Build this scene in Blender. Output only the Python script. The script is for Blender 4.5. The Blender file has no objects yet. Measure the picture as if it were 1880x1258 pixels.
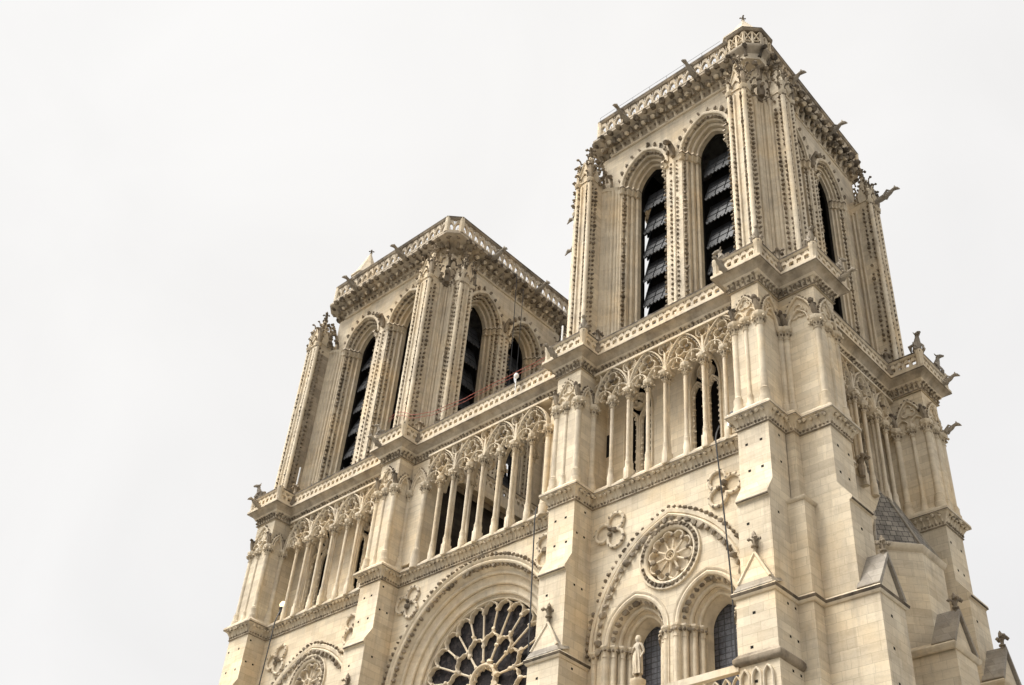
import bpy, math, random
import numpy as np
from mathutils import Matrix, Vector
from mathutils.geometry import tessellate_polygon

random.seed(7)
rng = np.random.default_rng(7)
PI = math.pi
rad = math.radians
scene = bpy.context.scene

# ------------------------------------------------------------------ camera
CAM_LOC = (41.6685, -38.5613, 1.6)
YAW, PITCH, ROLL, FPX = 46.641459, 39.081654, 5.682328, 2131.3466
def cam_axes():
    y, p, r = rad(YAW), rad(PITCH), rad(ROLL)
    f = Vector((math.sin(y)*math.cos(p)*-1, math.cos(y)*math.cos(p), math.sin(p)))
    rt = Vector((math.cos(y), math.sin(y), 0)); up = rt.cross(f)
    return math.cos(r)*rt + math.sin(r)*up, -math.sin(r)*rt + math.cos(r)*up, f
_R, _U, _F = cam_axes()
cam = bpy.data.cameras.new('camera')
cam.sensor_width = 36; cam.sensor_fit = 'HORIZONTAL'; cam.lens = FPX*36/1880
cam.clip_end = 5000; cam.clip_start = 0.5
cam_o = bpy.data.objects.new('camera', cam); scene.collection.objects.link(cam_o)
m = Matrix.Identity(4)
for i in range(3):
    m[i][0] = _R[i]; m[i][1] = _U[i]; m[i][2] = -_F[i]; m[i][3] = CAM_LOC[i]
cam_o.matrix_world = m
scene.camera = cam_o

# ------------------------------------------------------------------ light
SUN_EL, SUN_AZ = 57, 218          # azimuth, degrees clockwise from +y: veiled light from the left, in front of the west face
EXPOSURE = 0.94
scene.view_settings.view_transform = 'Standard'
scene.view_settings.look = 'None'
scene.view_settings.exposure = EXPOSURE
scene.view_settings.gamma = 1.0
sd = Vector((math.sin(rad(SUN_AZ))*math.cos(rad(SUN_EL)), math.cos(rad(SUN_AZ))*math.cos(rad(SUN_EL)), math.sin(rad(SUN_EL))))
sun = bpy.data.lights.new('sun', 'SUN'); sun.energy = 1.5; sun.angle = rad(26); sun.color = (1.0, 0.965, 0.91)
sun_o = bpy.data.objects.new('sun', sun); scene.collection.objects.link(sun_o)
sun_o.rotation_euler = sd.to_track_quat('Z', 'Y').to_euler()

world = bpy.data.worlds.new('World'); scene.world = world; world.use_nodes = True
nt = world.node_tree; N = nt.nodes; L = nt.links
N.clear()
out = N.new('ShaderNodeOutputWorld'); bg = N.new('ShaderNodeBackground'); bg.inputs['Strength'].default_value = 0.12
L.new(bg.outputs[0], out.inputs[0])
sky = N.new('ShaderNodeTexSky'); sky.sky_type = 'NISHITA'; sky.sun_disc = False
sky.sun_elevation = rad(SUN_EL); sky.sun_rotation = rad(SUN_AZ); sky.dust_density = 3.0
# a closed cloud deck in front of the blue: pale grey, brighter round the veiled sun
tc = N.new('ShaderNodeTexCoord')
dot = N.new('ShaderNodeVectorMath'); dot.operation = 'DOT_PRODUCT'; dot.inputs[1].default_value = sd
L.new(tc.outputs['Generated'], dot.inputs[0])
ramp = N.new('ShaderNodeValToRGB'); L.new(dot.outputs['Value'], ramp.inputs[0])
cr = ramp.color_ramp
cr.elements[0].position = 0.0; cr.elements[0].color = (0.1480, 0.1463, 0.1455, 1)
cr.elements[1].position = 1.0; cr.elements[1].color = (2.1, 2.06, 1.98, 1)
e = cr.elements.new(0.62); e.color = (0.1590, 0.1562, 0.1522, 1)
e = cr.elements.new(0.88); e.color = (0.166, 0.1640, 0.1605, 1)
nz = N.new('ShaderNodeTexNoise'); nz.inputs['Scale'].default_value = 3.4; nz.inputs['Detail'].default_value = 5; nz.inputs['Distortion'].default_value = .6
L.new(tc.outputs['Generated'], nz.inputs['Vector'])
nm = N.new('ShaderNodeMapRange'); nm.inputs['From Min'].default_value = 0.25; nm.inputs['From Max'].default_value = 0.75; nm.inputs['To Min'].default_value = 0.945; nm.inputs['To Max'].default_value = 1.045
L.new(nz.outputs['Fac'], nm.inputs['Value'])
sc1 = N.new('ShaderNodeVectorMath'); sc1.operation = 'SCALE'
L.new(ramp.outputs[0], sc1.inputs[0]); L.new(nm.outputs[0], sc1.inputs['Scale'])
sc2 = N.new('ShaderNodeVectorMath'); sc2.operation = 'SCALE'; sc2.inputs['Scale'].default_value = 26.0
L.new(sc1.outputs[0], sc2.inputs[0])
mx = N.new('ShaderNodeMix'); mx.data_type = 'RGBA'; mx.inputs['Factor'].default_value = 0.96
L.new(sky.outputs[0], mx.inputs['A']); L.new(sc2.outputs[0], mx.inputs['B'])
L.new(mx.outputs['Result'], bg.inputs['Color'])

# ------------------------------------------------------------------ materials
def new_mat(name):
    m = bpy.data.materials.new(name); m.use_nodes = True
    return m, m.node_tree.nodes, m.node_tree.links, m.node_tree.nodes['Principled BSDF']

def mixc(N, L, a, b, f, mode='MIX'):
    n = N.new('ShaderNodeMix'); n.data_type = 'RGBA'; n.blend_type = mode; n.clamp_result = False
    for k, v in (('A', a), ('B', b), ('Factor', f)):
        s = [i for i in n.inputs if i.name == k and i.enabled]
        s = n.inputs[k] if k == 'Factor' else [i for i in n.inputs if i.name == k and i.type == 'RGBA'][0]
        if hasattr(v, 'links'): L.new(v, s)
        elif k == 'Factor': s.default_value = v
        else: s.default_value = (*v, 1)
    return [o for o in n.outputs if o.type == 'RGBA'][0]

def noise(N, L, vec, scale, detail=3, rough=0.55):
    n = N.new('ShaderNodeTexNoise'); n.inputs['Scale'].default_value = scale
    n.inputs['Detail'].default_value = detail; n.inputs['Roughness'].default_value = rough
    L.new(vec, n.inputs['Vector']); return n.outputs['Fac']

def mrange(N, L, v, a, b, c, d):
    n = N.new('ShaderNodeMapRange')
    for k, x in zip(('From Min', 'From Max', 'To Min', 'To Max'), (a, b, c, d)): n.inputs[k].default_value = x
    L.new(v, n.inputs['Value']); return n.outputs[0]

def stone_mat(name, c1, c2, dirt, dirt_lo=0.56, dirt_hi=0.74, dirt_amt=0.6, blocks=True, bump=0.25):
    m, N, L, p = new_mat(name)
    g = N.new('ShaderNodeNewGeometry'); pos = g.outputs['Position']
    sep = N.new('ShaderNodeSeparateXYZ'); L.new(pos, sep.inputs[0])
    add = N.new('ShaderNodeMath'); L.new(sep.outputs[0], add.inputs[0]); L.new(sep.outputs[1], add.inputs[1])
    com = N.new('ShaderNodeCombineXYZ'); L.new(add.outputs[0], com.inputs[0]); L.new(sep.outputs[2], com.inputs[1])
    big = noise(N, L, pos, 0.33, 4)
    fine = noise(N, L, pos, 9.0, 4, 0.65)
    mid = noise(N, L, pos, 1.7, 4, 0.6)
    if blocks:
        b = N.new('ShaderNodeTexBrick'); L.new(com.outputs[0], b.inputs['Vector'])
        b.inputs['Scale'].default_value = 1.0; b.inputs['Brick Width'].default_value = 0.88; b.inputs['Row Height'].default_value = 0.405
        b.inputs['Mortar Size'].default_value = 0.011; b.inputs['Mortar Smooth'].default_value = 0.25; b.inputs['Bias'].default_value = 0.0
        b.inputs['Color1'].default_value = (*c1, 1); b.inputs['Color2'].default_value = (*c2, 1)
        b.inputs['Mortar'].default_value = (*[x*0.84 for x in c2], 1)
        b.offset = 0.5; b.squash = 0.8; b.squash_frequency = 3
        col = b.outputs['Color']
    else:
        col = mixc(N, L, c1, c2, mrange(N, L, mid, 0.35, 0.65, 0, 1))
    if blocks:
        b2 = N.new('ShaderNodeTexBrick'); L.new(com.outputs[0], b2.inputs['Vector']); b2.inputs['Scale'].default_value = 1.0
        b2.inputs['Brick Width'].default_value = 1.37; b2.inputs['Row Height'].default_value = 0.81; b2.inputs['Mortar Size'].default_value = 0.0; b2.offset = 0.37
        b2.inputs['Color1'].default_value = (1.06, 1.05, 1.02, 1); b2.inputs['Color2'].default_value = (0.86, 0.85, 0.84, 1); b2.inputs['Mortar'].default_value = (1, 1, 1, 1)
        col = mixc(N, L, col, b2.outputs['Color'], 0.8, 'MULTIPLY')
    mr = N.new('ShaderNodeMapping'); mr.inputs['Scale'].default_value = (2.6, 2.6, 0.13); L.new(pos, mr.inputs[0])
    rain = noise(N, L, mr.outputs[0], 1.0, 4, 0.6)
    col = mixc(N, L, col, (0.80, 0.775, 0.75), mrange(N, L, rain, 0.54, 0.72, 0, 0.7), 'MULTIPLY')
    # warm and cool drift, horizontal bedding streaks, dirt patches
    mp = N.new('ShaderNodeMapping'); mp.inputs['Scale'].default_value = (0.5, 0.5, 3.2); L.new(pos, mp.inputs[0])
    bed = noise(N, L, mp.outputs[0], 1.0, 5, 0.6)
    col = mixc(N, L, col, (1.13, 1.01, 0.82), mrange(N, L, big, 0.45, 0.72, 0, 0.7), 'MULTIPLY')
    col = mixc(N, L, col, (0.74, 0.725, 0.71), mrange(N, L, bed, 0.48, 0.70, 0, 0.6), 'MULTIPLY')
    col = mixc(N, L, col, (0.80, 0.78, 0.75), mrange(N, L, fine, 0.5, 0.75, 0, 0.55), 'MULTIPLY')
    ms = N.new('ShaderNodeMapping'); ms.inputs['Scale'].default_value = (1.3, 1.3, 0.35); L.new(pos, ms.inputs[0])
    st = noise(N, L, ms.outputs[0], 0.9, 6, 0.62)
    col = mixc(N, L, col, dirt, mrange(N, L, st, dirt_lo, dirt_hi, 0, dirt_amt))
    L.new(col, p.inputs['Base Color'])
    p.inputs['Roughness'].default_value = 0.9; p.inputs['Specular IOR Level'].default_value = 0.2
    bp = N.new('ShaderNodeBump'); bp.inputs['Strength'].default_value = bump; bp.inputs['Distance'].default_value = 0.03
    h = N.new('ShaderNodeMath'); h.operation = 'ADD'; L.new(fine, h.inputs[0]); L.new(mid, h.inputs[1])
    if blocks:
        h2 = N.new('ShaderNodeMath'); h2.operation = 'SUBTRACT'; L.new(h.outputs[0], h2.inputs[0]); L.new(b.outputs['Fac'], h2.inputs[1]); h = h2
    L.new(h.outputs[0], bp.inputs['Height']); L.new(bp.outputs[0], p.inputs['Normal'])
    return m

def plain_mat(name, col, rough=0.7, metal=0.0, var=0.25, scale=6.0, spec=0.4):
    m, N, L, p = new_mat(name)
    g = N.new('ShaderNodeNewGeometry')
    n = noise(N, L, g.outputs['Position'], scale, 4)
    c = mixc(N, L, col, [x*(1-2*var) for x in col], mrange(N, L, n, 0.35, 0.7, 0, 1))
    L.new(c, p.inputs['Base Color']); p.inputs['Roughness'].default_value = rough; p.inputs['Metallic'].default_value = metal
    p.inputs['Specular IOR Level'].default_value = spec
    return m

STONE = stone_mat('pale_limestone_masonry', (0.70, 0.612, 0.472), (0.60, 0.516, 0.390), (0.36, 0.31, 0.245), 0.54, 0.74, 0.62)
CARVE = stone_mat('pale_limestone_carved', (0.675, 0.587, 0.450), (0.58, 0.498, 0.375), (0.31, 0.262, 0.205), 0.52, 0.72, 0.7, blocks=False)
BELFRY = stone_mat('greyer_limestone_masonry', (0.68, 0.592, 0.458), (0.565, 0.486, 0.370), (0.34, 0.295, 0.235), 0.51, 0.72, 0.65)
WORN_SHADE = stone_mat('weathered_and_shade_limestone', (0.36, 0.30, 0.225), (0.23, 0.19, 0.14), (0.10, 0.082, 0.062), 0.44, 0.64, 0.85, blocks=False, bump=0.5)
GRIME_SHADE = stone_mat('soot_and_shade_limestone', (0.21, 0.172, 0.13), (0.12, 0.098, 0.077), (0.045, 0.038, 0.03), 0.44, 0.62, 0.8, blocks=False, bump=0.5)
LEAD = plain_mat('lead_flashing', (0.16, 0.15, 0.14), 0.6, 0.0, 0.3, 3.0)
DARK = plain_mat('dark_oak_and_shade', (0.028, 0.024, 0.02), 0.9, 0, 0.3, 2.0, 0.1)  # oak of the bell frame; also paints the shade of unlit interiors and holes
IRON = plain_mat('black_iron', (0.03, 0.03, 0.032), 0.5, 0, 0.2)
SLATE = plain_mat('blue_grey_slate', (0.021, 0.023, 0.028), 0.6, 0, 0.36, 2.2, 0.5)
SLATE_EDGE = plain_mat('slate_edge_lead', (0.14, 0.145, 0.155), 0.55, 0, 0.3, 5.0)
RED = plain_mat('red_rope', (0.40, 0.10, 0.07), 0.7, 0, 0.1)
WHITE = plain_mat('white_plastic', (0.8, 0.8, 0.78), 0.4, 0, 0.03)
PAVING = plain_mat('stone_paving', (0.20, 0.19, 0.17), 0.9, 0, 0.2, 0.6)

def glass_mat():
    m, N, L, p = new_mat('leaded_glass')
    g = N.new('ShaderNodeNewGeometry')
    mp = N.new('ShaderNodeMapping'); mp.inputs['Rotation'].default_value = (rad(90), 0, 0); L.new(g.outputs['Position'], mp.inputs[0])
    b = N.new('ShaderNodeTexBrick'); L.new(mp.outputs[0], b.inputs['Vector']); b.offset = 0.0
    b.inputs['Scale'].default_value = 1; b.inputs['Brick Width'].default_value = 0.34; b.inputs['Row Height'].default_value = 0.27
    b.inputs['Mortar Size'].default_value = 0.022
    b.inputs['Color1'].default_value = (0.06, 0.062, 0.072, 1); b.inputs['Color2'].default_value = (0.10, 0.10, 0.11, 1); b.inputs['Mortar'].default_value = (0.012, 0.012, 0.012, 1)
    n = noise(N, L, g.outputs['Position'], 7, 3)
    c = mixc(N, L, b.outputs[0], (0.4, 0.35, 0.4), mrange(N, L, n, 0.45, 0.65, 0, 0.9), 'MULTIPLY')
    L.new(c, p.inputs['Base Color']); p.inputs['Roughness'].default_value = 0.35
    return m
GLASS = glass_mat()
def rose_glass_mat():
    m, N, L, p = new_mat('stained_glass_from_outside')
    g = N.new('ShaderNodeNewGeometry')
    v = N.new('ShaderNodeTexVoronoi'); v.inputs['Scale'].default_value = 4.5; L.new(g.outputs['Position'], v.inputs['Vector'])
    v2 = N.new('ShaderNodeTexVoronoi'); v2.feature = 'DISTANCE_TO_EDGE'; v2.inputs['Scale'].default_value = 4.5; L.new(g.outputs['Position'], v2.inputs['Vector'])
    hs = N.new('ShaderNodeSeparateXYZ'); L.new(v.outputs['Color'], hs.inputs[0])
    c = mixc(N, L, (0.013, 0.0125, 0.014), (0.046, 0.038, 0.037), hs.outputs[0])
    c = mixc(N, L, (0.008, 0.008, 0.008), c, mrange(N, L, v2.outputs['Distance'], 0.0, 0.06, 0, 1))
    L.new(c, p.inputs['Base Color']); p.inputs['Roughness'].default_value = 0.8; p.inputs['Specular IOR Level'].default_value = 0.1
    return m
ROSEGLASS = rose_glass_mat()
def roof_mat():
    m, N, L, p = new_mat('fish_scale_stone_tiles')
    g = N.new('ShaderNodeNewGeometry'); sep = N.new('ShaderNodeSeparateXYZ'); L.new(g.outputs['Position'], sep.inputs[0])
    add = N.new('ShaderNodeMath'); L.new(sep.outputs[0], add.inputs[0]); L.new(sep.outputs[1], add.inputs[1])
    com = N.new('ShaderNodeCombineXYZ'); L.new(add.outputs[0], com.inputs[0]); L.new(sep.outputs[2], com.inputs[1])
    b = N.new('ShaderNodeTexBrick'); L.new(com.outputs[0], b.inputs['Vector'])
    b.inputs['Scale'].default_value = 1; b.inputs['Brick Width'].default_value = 0.42; b.inputs['Row Height'].default_value = 0.36; b.inputs['Mortar Size'].default_value = 0.03
    b.inputs['Mortar Smooth'].default_value = 0.6
    b.inputs['Color1'].default_value = (0.33, 0.295, 0.245, 1); b.inputs['Color2'].default_value = (0.235, 0.21, 0.175, 1); b.inputs['Mortar'].default_value = (0.05, 0.045, 0.04, 1)
    n = noise(N, L, g.outputs['Position'], 1.4, 5)
    c = mixc(N, L, b.outputs[0], (0.45, 0.45, 0.46), mrange(N, L, n, 0.4, 0.65, 0, 0.8), 'MULTIPLY')
    L.new(c, p.inputs['Base Color']); p.inputs['Roughness'].default_value = 0.85
    return m
ROOF = roof_mat()
GREYSTONE = stone_mat('grey_roof_stone', (0.38, 0.345, 0.295), (0.29, 0.26, 0.22), (0.16, 0.14, 0.12), 0.5, 0.7, 0.7, bump=0.4)
SHADE_WALL = stone_mat('black_shade_masonry', (0.085, 0.07, 0.055), (0.05, 0.042, 0.034), (0.025, 0.02, 0.017), 0.45, 0.65, 0.8)  # near-black colour paints the deep shade on the wall between the towers
STAIN = stone_mat('grey_stained_masonry', (0.43, 0.37, 0.29), (0.30, 0.26, 0.205), (0.17, 0.145, 0.115), 0.5, 0.7, 0.6)
def lamp_mat():
    m, N, L, p = new_mat('lit_lamp_glass')
    p.inputs['Base Color'].default_value = (0.9, 0.85, 0.6, 1)
    p.inputs['Emission Color'].default_value = (1.0, 0.80, 0.42, 1); p.inputs['Emission Strength'].default_value = 1.6
    return m
LAMPM = lamp_mat()
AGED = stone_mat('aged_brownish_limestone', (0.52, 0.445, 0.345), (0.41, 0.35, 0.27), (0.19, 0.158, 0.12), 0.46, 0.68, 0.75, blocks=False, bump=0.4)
MATS = [STONE, CARVE, WORN_SHADE, GRIME_SHADE, LEAD, DARK]     # material slots used by the masonry meshes
S_, C_, W_, G_, L_, D_ = range(6)
BMATS = [BELFRY, CARVE, WORN_SHADE, GRIME_SHADE, LEAD, DARK, AGED]

# ------------------------------------------------------------------ mesh builder
def link(o, parent=None):
    scene.collection.objects.link(o)
    if parent is not None: o.parent = parent
    return o
def empty(name, loc=(0, 0, 0), parent=None, label=None, cat=None, group=None):
    o = bpy.data.objects.new(name, None); o.location = loc; o.empty_display_size = 0.2
    link(o, parent); tag(o, label, cat, group); return o
def tag(o, label=None, cat=None, group=None, kind=None):
    if label: o['label'] = label
    if cat: o['category'] = cat
    if group: o['group'] = group
    if kind: o['kind'] = kind
    return o

class MB:
    def __init__(s): s.V = []; s.n = 0; s.P = {}; s.face = None; s.post = None
    def add(s, V, F, mat=0):
        V = np.asarray(V, float)
        if s.face:
            k, w = s.face; u, d, z = V[:, 0], V[:, 1], V[:, 2]
            if k == 'W': V = np.stack([u, w - d, z], 1)
            elif k == 'E': V = np.stack([u, w + d, z], 1)
            elif k == 'S': V = np.stack([w + d, u, z], 1)
            else: V = np.stack([w - d, u, z], 1)
        s.V.append(V)
        if isinstance(F, np.ndarray): s.P.setdefault((F.shape[1], mat), []).append(F + s.n)
        else:
            by = {}
            for f in F: by.setdefault(len(f), []).append(f)
            for k, fs in by.items(): s.P.setdefault((k, mat), []).append(np.array(fs) + s.n)
        s.n += len(V)
    # --- primitives in local (u, d, z)
    def box(s, u0, u1, d0, d1, z0, z1, mat=0):
        V = [(u, d, z) for z in (z0, z1) for d in (d0, d1) for u in (u0, u1)]
        s.add(V, [(0, 1, 3, 2), (4, 6, 7, 5), (0, 4, 5, 1), (2, 3, 7, 6), (0, 2, 6, 4), (1, 5, 7, 3)], mat)
    def prism_u(s, poly, u0, u1, mat=0):               # polygon in (d, z) pushed along u
        n = len(poly)
        V = [(u0, a, b) for a, b in poly] + [(u1, a, b) for a, b in poly]
        s.add(V, [tuple(range(n)), tuple(range(2*n-1, n-1, -1))] + [(i, i+n, (i+1) % n+n, (i+1) % n) for i in range(n)], mat)
    def prism_z(s, poly, z0, z1, mat=0, poly2=None):
        n = len(poly); poly2 = poly2 or poly
        V = [(a, b, z0) for a, b in poly] + [(a, b, z1) for a, b in poly2]
        s.add(V, [tuple(range(n)), tuple(range(2*n-1, n-1, -1))] + [(i, i+n, (i+1) % n+n, (i+1) % n) for i in range(n)], mat)
    def plate(s, outer, holes, d0, d1, mat=0, back=True, sides=True):
        loops = [outer] + list(holes)
        tri = tessellate_polygon([[Vector((a, b, 0)) for a, b in lp] for lp in loops])
        pts = [p for lp in loops for p in lp]; n = len(pts)
        V = [(a, d1, b) for a, b in pts] + [(a, d0, b) for a, b in pts]
        F = [tuple(t) for t in tri]
        if back: F += [tuple(i+n for i in reversed(t)) for t in tri]
        if sides:
            o = 0
            for lp in loops:
                k = len(lp)
                F += [(o+i, o+(i+1) % k, o+(i+1) % k+n, o+i+n) for i in range(k)]
                o += k
        s.add(V, F, mat)
    def sweep(s, prof, path, mat=0, cprof=False, cpath=False, cap=False):
        # prof: (a, b); path: (P, A, B) arrays
        P = np.array([p[0] for p in path], float); A = np.array([p[1] for p in path], float); B = np.array([p[2] for p in path], float)
        pr = np.array(prof, float); m, n = len(path), len(pr)
        V = (P[:, None, :] + pr[None, :, 0, None]*A[:, None, :] + pr[None, :, 1, None]*B[:, None, :]).reshape(-1, 3)
        i = np.arange(m if cpath else m-1); j = np.arange(n if cprof else n-1)
        I, J = np.meshgrid(i, j, indexing='ij'); I = I.ravel(); J = J.ravel(); I2 = (I+1) % m; J2 = (J+1) % n
        F = np.stack([I*n+J, I*n+J2, I2*n+J2, I2*n+J], 1)
        s.add(V, F, mat)
        if cap and not cpath:
            s.add(V[:n], [tuple(range(n))], mat); s.add(V[-n:], [tuple(range(n))], mat)
    def plan_sweep(s, prof, pts, mat=0, closed=False):
        s.sweep(prof, plan_path(pts, closed), mat, cpath=closed)
    def bar(s, pts, w, d0, d1, mat=0, closed=False, ch=0.35):
        c = (d1-d0)*0.25
        pr = [(-w/2, d0), (-w/2, d1-c), (-w*ch/2, d1), (w*ch/2, d1), (w/2, d1-c), (w/2, d0)]
        s.sweep(pr, arch_frames(pts, closed), mat, cprof=True, cpath=closed, cap=not closed)
    def tube(s, pts, r, n=6, mat=0):
        P = np.array(pts, float); m = len(P); r = np.broadcast_to(np.array(r, float), (m,))
        T = np.gradient(P, axis=0); T /= np.linalg.norm(T, axis=1)[:, None] + 1e-12
        ref = np.array([0, 0, 1.]) if abs(T[0][2]) < 0.9 else np.array([1., 0, 0])
        X = np.cross(T, ref); X /= np.linalg.norm(X, axis=1)[:, None] + 1e-9; Y = np.cross(T, X)
        a = np.linspace(0, 2*PI, n, endpoint=False)
        V = (P[:, None] + r[:, None, None]*(np.cos(a)[None, :, None]*X[:, None] + np.sin(a)[None, :, None]*Y[:, None])).reshape(-1, 3)
        F = [(i*n+j, i*n+(j+1) % n, (i+1)*n+(j+1) % n, (i+1)*n+j) for i in range(m-1) for j in range(n)]
        F += [tuple(range(n)), tuple(range((m-1)*n, m*n))]
        s.add(V, F, mat)
    def lathe(s, prof, u=0, d=0, n=10, mat=0, a0=0.0):
        pr = np.array(prof, float); a = np.linspace(0, 2*PI, n, endpoint=False) + a0; m = len(pr)
        V = np.stack([u + pr[:, 0, None]*np.cos(a), d + pr[:, 0, None]*np.sin(a), np.repeat(pr[:, 1, None], n, 1)], 2).reshape(-1, 3)
        F = [(i*n+j, i*n+(j+1) % n, (i+1)*n+(j+1) % n, (i+1)*n+j) for i in range(m-1) for j in range(n)]
        F += [tuple(range(n)), tuple(range((m-1)*n, m*n))]
        s.add(V, F, mat)
    def blobs(s, pts, r, mat=2, sq=(1, 1, 1), jit=0.25):
        if len(pts) == 0: return
        P = np.array(pts, float); k = len(P); T, TF = OCT
        if k > 12: P = P[rng.uniform(size=k) > .03]; k = len(P)
        sc = np.array(sq)*r*(1 + jit*rng.uniform(-1, 1, (k, 1)))*(1 + .22*rng.uniform(-1, 1, (k, 3)))
        Q, _ = np.linalg.qr(rng.normal(size=(k, 3, 3)))
        V = np.einsum('kij,nj->kni', Q, T)*sc[:, None]
        V = (P[:, None] + V).reshape(-1, 3)
        F = (TF[None] + (np.arange(k)*len(T))[:, None, None]).reshape(-1, 3)
        s.add(V, F, mat)
    def hooks(s, pts, dirs, size, mat=2, up=1.0):
        # pts: roots; dirs: outward unit vectors in the current local axes; curled leaf buds
        T, TF = HOOK
        for p, o in zip(pts, dirs):
            o = np.array([o[0], o[1], 0.0]); o /= np.linalg.norm(o); t = np.array([-o[1], o[0], 0.0])
            k = size*(1 + 0.15*rng.uniform(-1, 1)); lean = 0.12*rng.uniform(-1, 1)
            V = np.array(p) + k*(T[:, 0, None]*o + (T[:, 1, None] + lean*T[:, 2, None])*t + up*T[:, 2, None]*np.array([0, 0, 1.]))
            s.add(V, TF, mat)
    def build(s, name, mats, parent=None, loc=None, smooth=38, mods=None):
        V = np.concatenate(s.V); 
        if s.post: V = s.post(V)
        if loc is not None: V = V - np.array(loc)
        me = bpy.data.meshes.new(name)
        me.vertices.add(len(V)); me.vertices.foreach_set('co', V.astype(np.float32).ravel())
        keys = list(s.P); arrs = [np.concatenate(s.P[k]) for k in keys]
        lv = np.concatenate([a.ravel() for a in arrs]); tot = np.concatenate([np.full(len(a), a.shape[1]) for a in arrs])
        mi = np.concatenate([np.full(len(a), k[1]) for k, a in zip(keys, arrs)])
        me.loops.add(len(lv)); me.loops.foreach_set('vertex_index', lv.astype(np.int32))
        me.polygons.add(len(tot)); me.polygons.foreach_set('loop_start', np.concatenate([[0], np.cumsum(tot)[:-1]]).astype(np.int32))
        for mm in mats: me.materials.append(mm)
        me.polygons.foreach_set('material_index', mi.astype(np.int32))
        me.polygons.foreach_set('use_smooth', np.ones(len(tot), bool))
        me.update(calc_edges=True); me.validate()
        me.set_sharp_from_angle(angle=rad(smooth))
        o = bpy.data.objects.new(name, me)
        if loc is not None: o.location = loc
        return link(o, parent)

def _oct():
    V = [(1.15, 0, 0), (-1, 0, 0), (0, .95, 0), (0, -1.1, 0), (0, 0, 1.2), (0, 0, -.9)]
    F = [(0, 2, 4), (2, 1, 4), (1, 3, 4), (3, 0, 4), (2, 0, 5), (1, 2, 5), (3, 1, 5), (0, 3, 5)]
    V = [np.array(v, float) for v in V]; mid = {}; G = []
    def m(a, b):
        k = (min(a, b), max(a, b))
        if k not in mid:
            p = V[a] + V[b]; mid[k] = len(V); V.append(p/np.linalg.norm(p)*(1.12 if len(V) % 3 else .74))
        return mid[k]
    for a, b, c in F:
        ab, bc, ca = m(a, b), m(b, c), m(c, a); G += [(a, ab, ca), (ab, b, bc), (ca, bc, c), (ab, bc, ca)]
    return np.array(V), np.array(G)
OCT = _oct()
def _hook():
    b = MB(); b.tube([(0, 0, 0), (.08, 0, .22), (.14, 0, .5), (.3, 0, .78), (.52, 0, .86), (.68, 0, .7), (.62, 0, .56)], [.16, .13, .11, .14, .22, .21, .08], 6)
    V = np.concatenate(b.V); F = [tuple(f) for a in b.P.values() for x in a for f in x]
    return V, F
HOOK = _hook()
def plan_path(pts, closed=False):
    P = [Vector((x, y)) for x, y in pts]; n = len(P); out = []
    for i in range(n):
        a = P[i-1] if (i > 0 or closed) else None; c = P[(i+1) % n] if (i < n-1 or closed) else None
        ns = []
        for q, r in ((a, P[i]), (P[i], c)):
            if q is None or r is None: continue
            d = (r-q).normalized(); ns.append(Vector((d.y, -d.x)))
        nn = ns[0] if len(ns) == 1 else (ns[0]+ns[1])/(1+ns[0].dot(ns[1]))
        out.append(((P[i].x, P[i].y, 0), (nn.x, nn.y, 0), (0, 0, 1)))
    return out
def along(pts, step, inset=0.25, closed=False):
    """evenly spaced points with outward normals along a plan polyline"""
    n = len(pts); r = []
    for i in range(n if closed else n-1):
        a, b = np.array(pts[i], float), np.array(pts[(i+1) % n], float); l = np.linalg.norm(b-a)
        if l < 2*inset: continue
        d = (b-a)/l; k = max(1, int(round((l-2*inset)/step)))
        for j in range(k+1): r.append((a + d*(inset + (l-2*inset)*j/k), (d[1], -d[0])))
    return r
def arch_frames(pts, closed=False):                    # (u, z) polyline -> frames with in-plane normal and depth axis
    P = [Vector(p) for p in pts]; n = len(P); out = []
    for i in range(n):
        a = P[i-1] if (i > 0 or closed) else None; c = P[(i+1) % n] if (i < n-1 or closed) else None
        ns = []
        for q, r in ((a, P[i]), (P[i], c)):
            if q is None or r is None or (r-q).length < 1e-6: continue
            d = (r-q).normalized(); ns.append(Vector((-d.y, d.x)))
        nn = ns[0] if len(ns) == 1 else (ns[0]+ns[1])/max(0.35, 1+ns[0].dot(ns[1]))
        out.append(((P[i].x, 0, P[i].y), (nn.x, 0, nn.y), (0, 1, 0)))
    return out
def arch(uc, a, z0, h, n=12, off=0.0, foot=None):
    """pointed arch, left spring -> apex -> right spring, widened by off; foot adds vertical jambs down to z=foot"""
    R = (a*a + h*h)/(2*a); c = R - a; R2 = R + off
    t1 = math.acos(max(-1, min(1, c/R2)))
    L_ = [(uc + c - R2*math.cos(t), z0 + R2*math.sin(t)) for t in np.linspace(0, t1, n)]
    R_ = [(2*uc - u, z) for u, z in reversed(L_[:-1])]
    p = L_ + R_
    if foot is not None: p = [(uc-a-off, foot)] + p + [(uc+a+off, foot)]
    return p
def circ(uc, zc, r, n=24, a0=0, a1=2*PI, end=False):
    return [(uc + r*math.cos(t), zc + r*math.sin(t)) for t in np.linspace(a0, a1, n, endpoint=end)]
def foil(uc, zc, n, ro, rl, rot=PI/2, k=7):
    t = ro*math.cos(PI/n) + math.sqrt(max(1e-9, rl*rl - (ro*math.sin(PI/n))**2))
    b = math.atan2(t*math.sin(PI/n), t*math.cos(PI/n) - ro); p = []
    for i in range(n):
        th = rot + 2*PI*i/n
        for q in np.linspace(-b, b, k)[:-1]:
            p.append((uc + ro*math.cos(th) + rl*math.cos(th+q), zc + ro*math.sin(th) + rl*math.sin(th+q)))
    return p
def line3(p, q, n): return [tuple(np.array(p) + (np.array(q)-np.array(p))*t) for t in np.linspace(0, 1, n)]
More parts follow.
